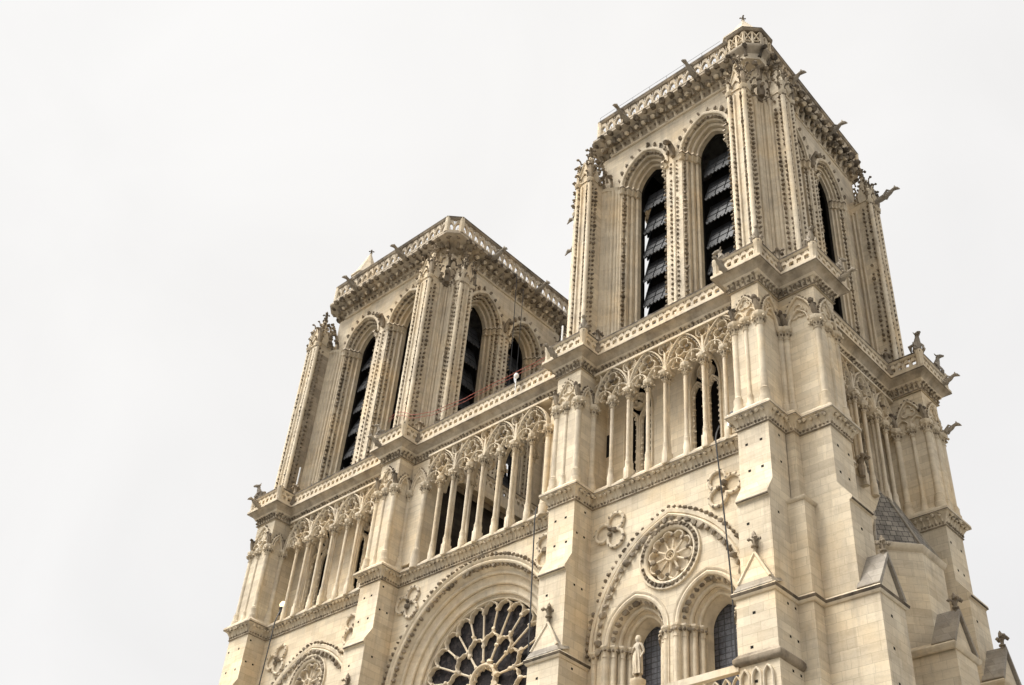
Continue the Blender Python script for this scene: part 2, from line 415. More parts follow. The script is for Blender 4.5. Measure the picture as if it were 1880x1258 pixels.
def resample(pts, step, closed=False):
    P = np.array(list(pts) + ([pts[0]] if closed else []), float)
    s = np.concatenate([[0], np.cumsum(np.linalg.norm(np.diff(P, axis=0), axis=1))]); k = max(1, int(round(s[-1]/step)))
    t = np.linspace(0, s[-1], k+1); t = t[:-1] if closed else t
    return np.stack([np.interp(t, s, P[:, i]) for i in range(P.shape[1])], 1)
def copy_of(o, parent, loc=None, rotz=None):
    c = o.copy(); scene.collection.objects.link(c); c.parent = parent
    if loc is not None: c.location = loc
    if rotz is not None: c.rotation_euler = (0, 0, rotz)
    return c

# ------------------------------------------------------------------ ground
g = MB(); g.box(-900, 900, -900, 900, -0.5, 0.0); tag(g.build('ground', [PAVING]), kind='structure')

# ------------------------------------------------------------------ the cathedral: plan (metres)
cath = empty('cathedral', (0, 0, 0), None, 'pale limestone gothic cathedral with two square belfry towers and a rose window', 'cathedral')
SWL = 19.38
NB, CB, SB = (-19.30, -8.43), (-6.67, 6.26), (7.99, 17.755)      # bays between the west buttresses
PIERS = [(-21.34, -19.30), (-8.43, -6.67), (6.26, 7.99), (17.755, 19.38)]
PF, SW_, SF = 1.38, 19.80, 21.36                                 # pier front, south wall plane, south pier front
S1, S2 = (0.54, 2.33), (11.25, 13.02)
ZA, ZB = 33.75, 40.92

# ---- lower front wall, pierced by the windows
def lancet_outline(uc, off): return arch(uc, 0.95, 24.9, 1.25, 12, off)
def wall_part(name, u0, u1, holes, z0=0.0, z1=32.5):
    w = MB(); w.face = ('W', 0.0)
    w.plate([(u0, z0), (u1, z0), (u1, z1), (u0, z1)], holes, -0.35, 0.0, S_)
    return w.build(name, MATS, cath)
NC, SC_ = -13.865, 12.87
ROSE = (-0.12, 25.83)
def lanc_centres(c): return (c - 2.02, c + 2.02)
for (u0, u1), c in ((NB, NC), (SB, SC_)):
    hs0 = [circ(c, 28.45, 1.31, 40)]
    hs = [lancet_outline(x, 0.93)[0:] for x in lanc_centres(c)]
    hs = [[(p[0][0], 16.0)] + p + [(p[-1][0], 16.0)] for p in hs]
    wall_part('wall', u0, u1, hs + hs0)
wall_part('wall', CB[0], CB[1], [circ(ROSE[0], ROSE[1], 6.38, 72)])
b = MB(); b.box(-21.0, 19.5, 2.6, 13.0, 0.0, 31.9, S_)
b.build('wall', MATS, cath)
b = MB(); b.box(19.30, 19.99, .545, 2.33, 0, 32.5, S_); b.build('wall', MATS, cath)
b = MB(); b.box(18.9, SWL, 0.58, 13.0, 0.0, 33.7, S_); b.build('wall', MATS, cath); b = MB(); b.box(SWL, SW_, 2.34, 4.9, 0, 32.5, S_); b.build('wall', MATS, cath)

# ---- finials, hooks and other carved parts
def finial_mesh(b, u, d, z, s=1.0, mat=W_):
    b.lathe([(.09*s, z-.1), (.08*s, z+.16*s), (.17*s, z+.2*s), (.17*s, z+.26*s), (.07*s, z+.3*s), (.06*s, z+.62*s), (.12*s, z+.68*s), (.1*s, z+.85*s), (.02*s, z+1.0*s)], u, d, 8, mat)
    b.hooks([(u, d, z+.26*s)]*4, [(1, 1), (1, -1), (-1, 1), (-1, -1)], .42*s, mat, 1.0)
def new_finial(parent, face, u, d, z, s=1.0, post=None, mats=MATS):
    b = MB(); b.face = face; b.post = post; finial_mesh(b, u, d, z, s); return b.build('finial', mats, parent)
def gable(face, u0, u1, zb, zt, d0, d1, parent, mats=MATS, ridge_back=None):
    """a gabled buttress head: gable wall, sloping stone roof, coping"""
    uc = (u0+u1)/2
    b = MB(); b.face = face
    if face[0] == 'W':
        e0, e1, dF, dB = u0-.12, u1+.12, d1+.06, d1-.75
        A_ = (uc, d1-.18, zt+.12); B0, B1 = (e0+.16, d1-.0, zb+.32), (e1-.16, d1-.0, zb+.32)
        V = [A_, B0, B1, (e0-.04, dF+.06, zb-.02), (e1+.04, dF+.06, zb-.02), (uc, dB, zt+.12), (e0, dB, zb+.35), (e1, dB, zb+.35)]
        b.add(V, [(0, 1, 2)], S_)
        b.add(V, [(1, 3, 4, 2), (0, 2, 7, 5), (2, 4, 7), (0, 5, 6, 1), (1, 6, 3)], 6)
        for q in (B0, B1): b.tube([q, A_], .07, 6, C_)
        return b.build('gable', mats + [GREYSTONE], parent), new_finial(parent, face, uc, d1-.2, zt+.2, 0.95, None, mats)
    b.plate([(u0+.06, zb), (u1-.06, zb), (uc, zt)], [], d0, d1-.06, S_)
    for a_, e_ in (((u0-.06, zb-.02), (uc, zt+.10)), ((u1+.06, zb-.02), (uc, zt+.10))):
        n = np.array([-(e_[1]-a_[1]), e_[0]-a_[0]]); n /= np.linalg.norm(n); n *= (1 if n[1] > 0 else -1)*0.17
        b.add([(a_[0], d0, a_[1]), (e_[0], d0, e_[1]), (e_[0], d1+.08, e_[1]), (a_[0], d1+.08, a_[1])] +
              [(a_[0]+n[0], d0, a_[1]+n[1]), (e_[0], d0, e_[1]+.24), (e_[0], d1+.08, e_[1]+.24), (a_[0]+n[0], d1+.08, a_[1]+n[1])],
              [(0, 1, 2, 3), (4, 5, 6, 7), (0, 1, 5, 4), (1, 2, 6, 5), (2, 3, 7, 6), (3, 0, 4, 7)], C_ if face[0] == 'W' else 6)
    return b.build('gable', mats + [GREYSTONE], parent), new_finial(parent, face, uc, d1-.1, zt+.2, 0.95, None, mats)

DRIP = [(-.02, -.16), (.06, -.14), (.15, -.02), (.17, .08), (.12, .14), (-.42, .52), (-.5, .5)]
LIP = [(.10, -.08), (.152, -.022), (.174, .08)]
def buttress(face, u0, u1, dl, de, back=0.0, gable_on=True, top=32.5, low=0.0, label=None):
    """upper stage d=PF, ledge at 28.6, gabled head at 24.1, wider lower stage"""
    root = empty('buttress', (0, 0, 0), cath); b = MB(); b.face = face
    b.prism_u([(back, 24.0), (dl-.13, 24.0), (dl-.13, 28.46), (dl, 28.52), (dl+.01, 28.64), (PF, 29.5), (PF, top), (back, top)], u0, u1, S_)
    b.box(u0-.10, u1+.10, back, de, low, 23.98, S_)
    b.box(u0+.01, u1-.01, dl-.2, dl+.02, 28.50, 28.56, G_)
    if gable_on: gable(face, u0+.02, u1-.02, 24.2, 25.75, dl-.2, de+.02, root)
    # putlog holes left by the builders' scaffold, their inner shade painted as dark boxes
    h = b
    for z in np.arange(17.4, 32.2, 1.42):
        d = PF if z > 29.6 else (dl-.13 if z > 26.2 else de)
        if 23.4 < z < 26.2 or 28.2 < z < 29.6: continue
        for f in ((.35,) if (int(z*4) % 3) else (.22, .72)):
            u = u0 + (u1-u0)*(f+.1*rng.uniform(-1, 1)); h.box(u-.07, u+.07, d-.05, d+.004, z, z+.12, D_)
        for dd in (.55, 1.1):
            if rng.uniform() < .6: h.box(u1-.05, u1+(.104 if z < 24 else .004), dd-.06, dd+.06, z+.5, z+.61, D_)
    b.build('wall', MATS, root)
    return root
BUTT = []
for i, (u0, u1) in enumerate(PIERS): BUTT.append(buttress(('W', 0.0), u0, u1, 1.86, 2.02))
BS1 = buttress(('S', SF-PF), S1[0], S1[1], 1.98, 2.70)
BS2 = buttress(('S', SF-PF), S2[0], S2[1], 1.98, 2.70)
# eaves drip round the gabled stage
b = MB()
def drip_run(pts): b.plan_sweep([(a, 24.02+z) for a, z in DRIP], pts, C_); b.plan_sweep([(a, 24.02+z) for a, z in LIP], pts, G_)
for (u0, u1), bt in zip(PIERS[:3], BUTT):
    drip_run([(u0-.1, 0), (u0-.1, -2.02), (u1+.1, -2.02), (u1+.1, 0)]); b.build('eaves_drip', MATS, bt); b = MB()
drip_run([(17.655, 0), (17.655, -2.02), (19.48, -2.02), (19.48, -.35), (20.25, -.35), (20.25, .44), (SF-PF+2.70, .44), (SF-PF+2.70, 2.43), (20.2, 2.43)])
b.build('eaves_drip', MATS, cath)
drip2 = MB(); drip2.plan_sweep([(a, 24.02+z) for a, z in DRIP], [(20.0, 11.15), (SF-PF+2.70, 11.15), (SF-PF+2.70, 13.12), (20, 13.12)], C_); drip2.build('eaves_drip', MATS, cath)
# the small square pier in the angle of the two corner buttresses
b = MB(); b.box(19.38, 19.79, .04, .56, 28.9, 32.5, S_); b.box(19.38, 20.2, -.33, .56, 0, 28.66, S_)
b.plan_sweep([(a*.8, 28.72+z*.6) for a, z in DRIP], [(19.38, -.33), (20.2, -.33), (20.2, .54)], C_)
b.prism_z([(19.38, -.33), (20.2, -.33), (20.2, .56), (19.38, .56)], 28.66, 29.0, S_, [(19.38, .04), (19.79, .04), (19.79, .56), (19.38, .56)])
b.build('corner_pier', MATS, cath)
# the buttress of the stair turret on the south side
root = empty('buttress', (0, 0, 0), cath)
b = MB(); b.face = ('S', SF-PF); b.box(6.65, 8.55, 0.3, 2.72, 0, 23.98, S_); b.build('wall', MATS, root)
gable(('S', SF-PF), 6.7, 8.5, 24.2, 25.75, 1.75, 2.74, root)
b = MB(); b.plan_sweep([(a, 24.02+z) for a, z in DRIP], [(20.6, 6.55), (SF-PF+2.72, 6.55), (SF-PF+2.72, 8.65), (20.6, 8.65)], C_); b.build('eaves_drip', MATS, root)

# ---- cornice A, below the open arcade
PLAN_A = [(-21.34, 13.0), (-21.34, -PF), (-19.30, -PF), (-19.30, 0), (-8.43, 0), (-8.43, -PF), (-6.67, -PF), (-6.67, 0), (6.26, 0), (6.26, -PF),
          (7.99, -PF), (7.99, 0), (17.755, 0), (17.755, -PF), (19.38, -PF), (19.38, .04), (19.79, .04), (19.79, .54), (SF, .54), (SF, 2.33), (SW_, 2.33), (SW_, 4.9)]
PLAN_A2 = [(19.5, 11.25), (SF, 11.25), (SF, 13.02), (19.5, 13.02)]
COR_A = [(-.02, 32.48), (.03, 32.48), (.07, 32.53), (.05, 32.60), (.03, 32.62), (.05, 32.72), (.10, 32.86), (.19, 33.02), (.30, 33.11), (.33, 33.15), (.395, 33.155), (.40, 33.17), (.40, 33.335), (.36, 33.36), (.02, 33.72), (-.5, 33.76)]
b = MB(); b.plan_sweep(COR_A, PLAN_A, C_); b.plan_sweep(COR_A, PLAN_A2, C_)
for P_ in (PLAN_A, PLAN_A2): b.plan_sweep([(.35, 33.152), (.403, 33.166), (.404, 33.21)], P_, G_); b.plan_sweep([(.03, 32.475), (.074, 32.527), (.06, 32.56)], P_, W_)  # dark strip under the fascia paints the shadow of its drip
pr = along(PLAN_A, .31, .10) + along(PLAN_A2, .31, .10)
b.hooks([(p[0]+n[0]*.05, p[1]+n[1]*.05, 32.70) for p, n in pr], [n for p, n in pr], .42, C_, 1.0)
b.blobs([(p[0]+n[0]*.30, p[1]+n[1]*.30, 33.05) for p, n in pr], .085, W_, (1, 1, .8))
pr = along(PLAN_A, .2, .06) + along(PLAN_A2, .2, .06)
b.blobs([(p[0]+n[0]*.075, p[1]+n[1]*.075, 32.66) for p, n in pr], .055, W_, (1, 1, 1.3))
b.build('cornice', MATS, cath)

# ---- cornice B with its gallery floor
PLAN_B = [(-21.34, 13.0), (-21.34, -PF), (-19.30, -PF), (-19.30, -.13), (-8.43, -.13), (-8.43, -PF), (-6.67, -PF), (-6.67, -.13), (6.26, -.13), (6.26, -PF),
          (7.99, -PF), (7.99, -.13), (17.74, -.13), (17.74, -PF), (19.36, -PF), (19.36, .48), (SF, .48), (SF, 2.33), (19.46, 2.33), (19.46, 11.2), (SF, 11.2), (SF, 13.1), (19.4, 13.1)]
COR_B = [(-.02, 40.90), (.05, 40.90), (.09, 40.95), (.05, 41.02), (.03, 41.04), (.05, 41.14), (.10, 41.34), (.20, 41.40), (.21, 41.46), (.25, 41.52), (.36, 41.66), (.50, 41.76), (.62, 41.81), (.66, 41.83), (.66, 42.02), (.62, 42.05), (.45, 42.09), (-2.4, 42.11)]
b = MB(); b.plan_sweep(COR_B[:10], PLAN_B, C_); b.plan_sweep(COR_B[9:14], PLAN_B, 6); b.plan_sweep(COR_B[13:], PLAN_B, C_); b.plan_sweep([(.60, 41.805), (.664, 41.826), (.665, 41.87)], PLAN_B, W_); b.plan_sweep([(.05, 40.896), (.094, 40.948), (.08, 40.98)], PLAN_B, W_)  # thin dark strip below the slab edge paints its drip shadow
pr = along(PLAN_B, .27, .08)
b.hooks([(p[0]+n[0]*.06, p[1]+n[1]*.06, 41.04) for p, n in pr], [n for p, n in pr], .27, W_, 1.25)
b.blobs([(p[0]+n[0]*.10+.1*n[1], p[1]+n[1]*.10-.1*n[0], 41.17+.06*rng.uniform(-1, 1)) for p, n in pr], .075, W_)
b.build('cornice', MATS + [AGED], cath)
# the flat bed of the frieze over the open arcade, and the gallery floor behind
b = MB()
for (u0, u1) in (NB, CB, SB): b.box(u0+.01, u1-.01, -.12, 1.15, 40.78, 42.0, S_)
b.box(18.3, 19.45, 2.35, 11.18, 40.78, 42.0, S_)
b.box(-21.2, -19.2, -.2, 12.9, 40.95, 42.0, S_)
b.build('gallery_floor', MATS, cath)

# ---- balustrades
def quatre_panel(b, w, h, z, th):
    b.plate([(0, z), (w, z), (w, z+h), (0, z+h)],
            [foil(w/2, z+.245, 4, w*.19, w*.20, PI/4, 5), [(w*.04, z+h-.02), (w*.04, z+h*.62), (w*.34, z+h-.02)], [(w*.66, z+h-.02), (w*.96, z+h*.62), (w*.96, z+h-.02)]], -th/2, th/2, C_)
def panel_run(b, src, p, q, w0):
    """repeat a panel mesh (local u along the run, d outward) from p to q in plan"""
    p = np.array(p, float); q = np.array(q, float); l = np.linalg.norm(q-p); k = max(1, int(round(l/w0))); d = (q-p)/l; n = np.array([d[1], -d[0]])
    V0 = np.concatenate(src.V)
    for i in range(k):
        u = (V0[:, 0]/w0 + i)*l/k
        V = np.stack([p[0]+u*d[0]+V0[:, 1]*n[0], p[1]+u*d[1]+V0[:, 1]*n[1], V0[:, 2]], 1)
        for key, fs in src.P.items(): b.P.setdefault(key, []).append(np.concatenate(fs) + b.n)
        b.V.append(V); b.n += len(V)
def offset_plan(pts, o): return [(P[0][0]+A[0]*o, P[0][1]+A[1]*o) for P, A, B in [((p[0],), p[1], p[2]) for p in plan_path(pts)]] if False else [(P[0]+A[0]*o, P[1]+A[1]*o) for P, A, B in plan_path(pts)]
BW = .445
qp = MB(); quatre_panel(qp, BW, .66, 42.16, .15)
def balustrade(pts, parent, name='balustrade'):
    b = MB()
    for p, q in zip(pts[:-1], pts[1:]):
        v = np.array(q)-np.array(p); l = np.linalg.norm(v); v = v/l*.13
        panel_run(b, qp, np.array(p)+v, np.array(q)-v, BW)
    b.plan_sweep([(-.11, 42.06), (.11, 42.06), (.11, 42.16), (-.11, 42.16)], pts, C_)
    b.plan_sweep([(-.10, 42.80), (-.16, 42.88), (-.16, 43.02), (-.03, 43.10), (.03, 43.10), (.17, 43.0), (.17, 42.90), (.12, 42.84), (.10, 42.80)], pts, C_)
    b.plan_sweep([(.176, 42.905), (.178, 43.006), (.03, 43.112), (-.03, 43.112), (-.17, 43.03)], pts, G_)
    for x, y in pts[1:-1]: b.lathe([(.2, 42.06), (.2, 42.8), (.24, 42.86), (.24, 43.1), (.1, 43.18)], x, y, 8, C_, PI/8)
    return b.build(name, MATS, parent)
BAL = offset_plan(PLAN_B, .42); BAL = [(-21.76, 12.0)] + BAL[1:-1] + [(19.4, BAL[-2][1])]
balustrade(BAL, cath)
balustrade([(-6.25, -.2), (-6.25, 12.6)], cath)                  # inner side of the north tower, seen through the open arcade
b = MB(); b.box(-7.3, -6.05, 0.0, 12.8, 41.3, 42.05, S_); b.plan_sweep([(a*.6, z) for a, z in COR_B[:16]], [(-6.6, 0), (-6.6, 12.8)], W_); b.build('cornice', MATS, cath)

# concave corners of the gallery carry little carved pedestals
for p in [BAL[i] for i in (3, 7, 11, 15, 19)] :
    b = MB(); x, y = p
    b.lathe([(.30, 42.10), (.20, 42.45), (.14, 42.75), (.16, 42.85), (.13, 43.0), (.17, 43.1), (.13, 43.2), (.12, 43.6), (.18, 43.68), (.05, 43.86)], x+.06, y-.06, 8, W_)
    b.hooks([(x+.06, y-.06, 43.3)]*5, [(math.cos(a), math.sin(a)) for a in np.linspace(0, 2*PI, 5, endpoint=False)], .42, W_)
    b.build('pedestal', MATS, cath)

# ------------------------------------------------------------------ open arcade between cornices A and B
def capital(b, u, d, z, r, ra, n=10):
    """crocket capital with an octagonal abacus; z is the top"""
    b.lathe([(r+.03, z-.72), (r+.05, z-.69), (r, z-.66), (r*1.02, z-.5), (r*1.25, z-.32), (ra*.86, z-.22)], u, d, n, C_)
    a = np.linspace(0, 2*PI, 8, endpoint=False) + PI/8
    b.hooks([(u + r*.9*math.cos(t), d + r*.9*math.sin(t), z-.56) for t in a], [(math.cos(t), math.sin(t)) for t in a], .30, C_, 1.0)
    b.blobs([(u + r*1.35*math.cos(t+.39), d + r*1.35*math.sin(t+.39), z-.44) for t in a], .055, W_)
    b.lathe([(ra*.86, z-.22), (ra*.92, z-.2), (ra, z-.13), (ra*1.02, z-.1), (ra*1.02, z), (ra*.5, z+.02)], u, d, 8, C_, PI/8)
def base(b, u, d, z, r, n=10):
    b.lathe([(r*1.75, z-.55), (r*1.75, z+.12), (r*1.5, z+.16), (r*1.42, z+.46), (r*1.5, z+.50), (r*1.5, z+.55), (r*1.12, z+.60), (r*1.25, z+.66), (r, z+.74)], u, d, n, C_, PI/n)
def col_mesh(pair):
    b = MB(); z0, z1 = ZA-.02, 38.88
    ds = (-.12, .12) if pair else (0,)
    r = .10 if pair else .108
    for d in ds:
        base(b, 0, d, z0, r); b.lathe([(r, z0+.74), (r*.985, 36), (r*.97, z1-.7)], 0, d, 12, C_); capital(b, 0, d, z1, r, .28)
    if pair:
        b.box(-.16, .16, -.26, .26, z0-.5, z0+.16, C_); b.box(-.27, .27, -.36, .36, z1-.13, z1+.01, C_)
    return b
def placed(src, name, parent, x, y, rot=0.0, mats=MATS):
    o = src.get(name) if isinstance(src, dict) else src
    c = copy_of(o, parent, (x, y, 0), rot); return c
_tmp = []
def proto(mb, name, mats=MATS):
    o = mb.build(name, mats); scene.collection.objects.unlink(o); _tmp.append(o); return o
COL1, COL2 = proto(col_mesh(False), 'column'), proto(col_mesh(True), 'column_pair')

def tracery_bay(b, u0, k, s, d=0.0, skip_spandrel_ends=True):
    """k big arches from u0, each 2*s wide over a single column"""
    z0 = 38.88
    for i in range(k):
        c = u0 + 2*s*i + s
        b.bar(arch(c, s-.06, z0+.05, 1.92, 12), .115, d-.15, d+.17, C_)
        b.bar(arch(c, s-.06, z0+.05, 1.92, 12, -.13), .045, d-.06, d+.10, C_)
        for c2 in (c - s/2, c + s/2):
            b.bar(arch(c2, s/2-.045, z0, .62, 7), .09, d-.12, d+.14, C_)
            b.bar(foil(c2, z0+.2, 3, s*.10, s*.125, PI/2, 5)[2:-2], .05, d-.08, d+.08, C_)
            for sg in (-1, 1): b.blobs([(c2+sg*(s/2-.2), d, z0+.30)], .085, C_, (1.3, .8, .8))
        zc = z0 + 1.08
        b.bar(foil(c, zc, 3, .27, .285, PI/2, 7), .065, d-.11, d+.12, C_, True)
        cus = [(c + .16*math.cos(a), d, zc + .16*math.sin(a)) for a in (PI/6, 5*PI/6, 3*PI/2)]
        b.blobs(cus, .10, W_)
        ap = resample(arch(c, s-.07, z0+.05, 1.92, 16, -.12), .26)
        b.blobs([(p[0], d+.05, p[1]) for p in ap[2:-2]], .07, W_)
        for sg in (-1, 1): b.box(c+sg*.47-.03, c+sg*.47+.03, d-.1, d+.1, zc-.75, zc-.2, C_)
    for i in range(k+1):
        u = u0 + 2*s*i; zc = z0 + 1.60; r = min(.42, s*.36)
        if 0 < i < k:
            b.bar(circ(u, zc, r, 18), .07, d-.12, d+.14, C_, True); b.bar(foil(u, zc, 3, r*.38, r*.40, -PI/2, 5), .045, d-.08, d+.08, C_, True)
            b.blobs([(u-.21, d, zc-.12), (u+.21, d, zc-.12), (u, d, zc+.24)], .11, W_)
            b.box(u-.06, u+.06, d-.15, d+.17, z0-.02, zc-r+.02, C_)
        else:
            sg = 1 if i == 0 else -1
            b.bar(circ(u, zc, r, 10, -PI/2*sg, PI/2*sg, True), .09, d-.12, d+.14, C_)
    b.box(u0, u0+2*s*k, d-.2, d+.20, 40.76, 40.905, C_)
ARC = -0.30
def arcade(bay, parent_label, k=4, y=ARC, u0=None, u1=None):
    root = empty('arcade', (0, 0, 0), cath)
    u0 = bay[0] if u0 is None else u0; u1 = bay[1] if u1 is None else u1; s = (u1-u0)/(2*k)
    t = MB(); t.face = ('W', y); tracery_bay(t, u0, k, s); t.build('tracery', MATS, root)
    for i in range(1, 2*k):
        copy_of(COL2 if i % 2 == 0 else COL1, root, (u0+s*i, y, 0), 0)
    return root
arcade(NB, '', 4, ARC, -18.74, -8.50)
arcade(CB, '', 4, ARC, -5.06, 4.84)
root = empty('arcade', (0, 0, 0), cath, 'rear arcade of slender columns behind the middle screen')
t = MB(); t.face = ('W', 1.0)
for i in range(4):
    c = -3.72 + 2.475*i; t.bar(arch(c, 1.17, 38.9, 1.5, 10), .14, -.12, .12, C_); t.bar(foil(c, 39.5, 3, .26, .28), .08, -.1, .1, C_, True)
t.box(-5.1, 4.9, -.14, .14, 40.4, 40.77, C_); t.build('tracery', MATS, root)
for i in range(1, 4): copy_of(COL1, root, (-4.96+2.475*i, 1.0, 0), 0)
arcade(SB, '', 4, ARC, 8.20, 17.74)
root = empty('arcade', (0, 0, 0), cath)
t = MB(); t.face = ('S', 19.50); tracery_bay(t, 2.36, 4, 1.11); t.build('tracery', MATS, root)
for i in range(1, 8): copy_of(COL2 if i % 2 == 0 else COL1, root, (19.50, 2.36+1.11*i, 0), PI/2)

# piers of the arcade storey: block, corner shafts with capitals, blind tracery above
def shaft_mesh(r, z1=38.88):
    b = MB(); base(b, 0, 0, ZA-.04, r, 10); b.lathe([(r, ZA+.7), (r, z1-.7)], 0, 0, 12, C_); capital(b, 0, 0, z1, r, r+.19); return b
SH1, SH2 = proto(shaft_mesh(.17), 'shaft'), proto(shaft_mesh(.115), 'shaft')
def blind_tracery(b, u0, u1, d, k=2):
    """relief arch between two shafts with small arches inside"""
    c = (u0+u1)/2; a = (u1-u0)/2; z0 = 38.86
    b.bar(arch(c, a-.04, z0, min(1.75, a*2.0), 10), .11, d-.03, d+.12, C_)
    if k == 2:
        for c2 in (c-a/2, c+a/2): b.bar(arch(c2, a/2-.05, z0, .5, 7), .10, d-.03, d+.13, C_)
        b.bar(foil(c, z0+.92, 3, a*.24, a*.25, PI/2, 6), .07, d-.03, d+.08, C_, True)
    else:
        b.bar(arch(c, a*.62, z0, .85, 7), .10, d-.03, d+.13, C_)
        b.bar(foil(c, z0+.75, 3, a*.26, a*.27, PI/2, 6), .07, d-.03, d+.08, C_, True)
    ap = resample(arch(c, a-.04, z0, min(1.75, a*2.0), 12, .1), .24)
    b.blobs([(p[0], d+.06, p[1]) for p in ap], .06, W_)
def gallery_pier(blocks, fronts, shafts):
    root = empty('gallery_pier', (0, 0, 0), cath)
    b = MB()
    for x0, x1, y0, y1 in blocks: b.box(x0, x1, y0, y1, ZA-.03, 40.89, S_)
    b.build('wall', MATS, root)
    t = MB()
    for face, u0, u1, d, k in fronts: t.face = face; blind_tracery(t, u0, u1, d, k)
    t.build('tracery', MATS, root)
    for x, y, kind in shafts: copy_of(SH1 if kind == 1 else SH2, root, (x, y, 0), 0)
    for x, y, kind in shafts:                            # worn beasts crouched over the capitals
        if kind == 1:
            b = MB()
            b.tube([(x, y, 38.9), (x+.02, y-.12, 39.15), (x, y-.22, 39.5), (x, y-.34, 39.72)], [.10, .16, .15, .06], 6, W_)
            b.blobs([(x, y-.36, 39.74), (x-.1, y-.2, 39.62), (x+.1, y-.2, 39.62)], .12, G_); b.build('carved_beast', MATS, root)
for (u0, u1), (l, r) in zip(PIERS, ((0, 1), (1, 1), (1, 1), (1, 0))):
    corner = u1 > 19
    blocks = [(u0+.03, u1-.03, -PF+.03, -.10)] + ([(u0+.03, 19.33, -.10, 2.3), (19.33, SF-.03, .52, 2.3)] if corner else [(u0+.03, u1-.03, -.10, 1.2)])
    F = ('W', 0.0)
    fronts = [(F, u0+.1, u1-.1, PF-.02, 2)]
    sh = [(u0+.12, -PF+.08, 1), (u1-.10, -PF+.08, 1), ((u0+u1)/2-.05, -PF+.05, 2), (u1+.02, -.22, 1)]
    fronts.append((('S', u1-.03), -PF+.1, -.25 if not corner else .35, .02, 1))
    if u1 < 5:   fronts.append((F, u1+.1, u1+1.5, .24, 1))
    if corner:
        sh[-1] = (u1-.02, .34, 1)
        sh += [(19.62, .50, 1), (SF-.10, .60, 1), (SF-.06, 1.45, 2), (SF-.10, 2.22, 1)]
        fronts += [(('W', .52), 19.5, SF-.1, .02, 1), (('S', SF-.03), .6, 2.25, .02, 2)]
    gallery_pier(blocks, fronts, sh)
gallery_pier([(19.0, SF-.03, S2[0]+.03, S2[1]-.03)], [(('W', S2[0]+.03), 19.6, SF-.1, .02, 2), (('S', SF-.03), S2[0]+.1, S2[1]-.1, .02, 2)],
             [(19.60, S2[0]-.02, 1), (20.45, S2[0]+.03, 2), (SF-.10, S2[0]+.08, 1), (SF-.04, S2[0]+.85, 2), (SF-.10, S2[1]-.08, 1)])
# solid flanks of the middle bay
for q0, q1 in ((-6.64, -5.12), (4.90, 6.23)):
    b = MB(); b.box(q0, q1, -.28, 1.1, ZA-.03, 40.77, S_); b.build('wall', MATS, cath)
root = empty('gallery_pier', (0, 0, 0), cath)
for x in (-5.1, 4.88): copy_of(SH1, root, (x, -.33, 0), 0)

# storey behind the arcade: tower walls with traceried openings
def twin_opening(root, face, uc, hw, z0, zt, dark_d):
    """two cusped lancets under a roundel, as a traceried window"""
    t = MB(); t.face = face; a = hw/2; zs = z0 + 3.3
    t.bar(arch(uc, hw-.05, zs+.5, zt-zs-.5, 12, 0, z0), .16, -.30, .10, C_)
    for c in (uc-a, uc+a):
        t.bar(arch(c, a-.06, zs, .85, 8, 0, z0), .12, -.25, .05, C_)
        t.bar(arch(c, a-.17, zs, .70, 8, 0, z0), .05, -.2, .0, C_)
        for sg in (-1, 1):
            t.blobs([(c+sg*(a-.17), -.08, z) for z in np.arange(z0+.15, zs+.1, .34)], .085, C_, (1.2, 1, .9))
        t.blobs([(p[0], -.08, p[1]) for p in resample(arch(c, a-.2, zs, .70, 8), .3)], .08, C_)
    r = hw*.46; zc = zs + 1.28 + r*.25
    t.bar(circ(uc, zc, r, 22), .13, -.25, .06, C_, True)
    t.bar(foil(uc, zc, 4, r*.42, r*.40, PI/4, 5), .07, -.2, .0, C_, True)
    t.blobs([(uc+r*.5*math.cos(q), -.08, zc+r*.5*math.sin(q)) for q in (0, PI/2, PI, 3*PI/2)], .13, C_)
    t.build('tracery', MATS, root)
def storey_wall(face, u0, u1, cs, hw, z0=32.6, z1=41.9, wz=34.45, zt=40.55, dk=-1.3):
    b = MB(); b.face = face
    hs = [arch(c, hw-.0, wz+3.8, zt-wz-3.8, 12, .0, wz) for c in cs]
    b.plate([(u0, z0), (u1, z0), (u1, z1), (u0, z1)], hs, -.35, 0, S_)
    b.box(u0, u1, dk-.3, dk, z0, z1, D_)  # unlit interior behind the openings, painted near black
    b.build('wall', MATS, cath)
    for c in cs:
        root = empty('window', (0, 0, 0), cath); twin_opening(root, face, c, hw, wz, zt, dk)
storey_wall(('W', 1.0), 7.6, 18.4, (10.15, 14.45), .97)
storey_wall(('W', 1.0), -20.4, -8.0, (-16.6, -11.9), 1.02)
b = MB(); b.face = ('W', 1.0); b.plate([(7.75, 36.3), (8.35, 36.3)] + arch(8.05, .3, 37.3, .45, 5)[::-1], [], -.05, .012, D_); b.build('doorway', MATS, cath)
storey_wall(('S', 18.70), 1.36, 12.8, (4.5, 8.6), .97)
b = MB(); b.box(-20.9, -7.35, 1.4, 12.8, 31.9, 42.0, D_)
b.box(-7.34, -7.02, .0, 12.8, 31.9, 42.0, 6); b.build('wall', MATS + [SHADE_WALL], cath); b = MB(); b.box(6.7, 18.2, 2.7, 12.8, 31.9, 42.0, D_); b.build('wall', MATS, cath)
b = MB(); b.box(-7.0, 6.6, 12.4, 12.8, 26, 40.0, D_); b.build('wall', MATS, cath)

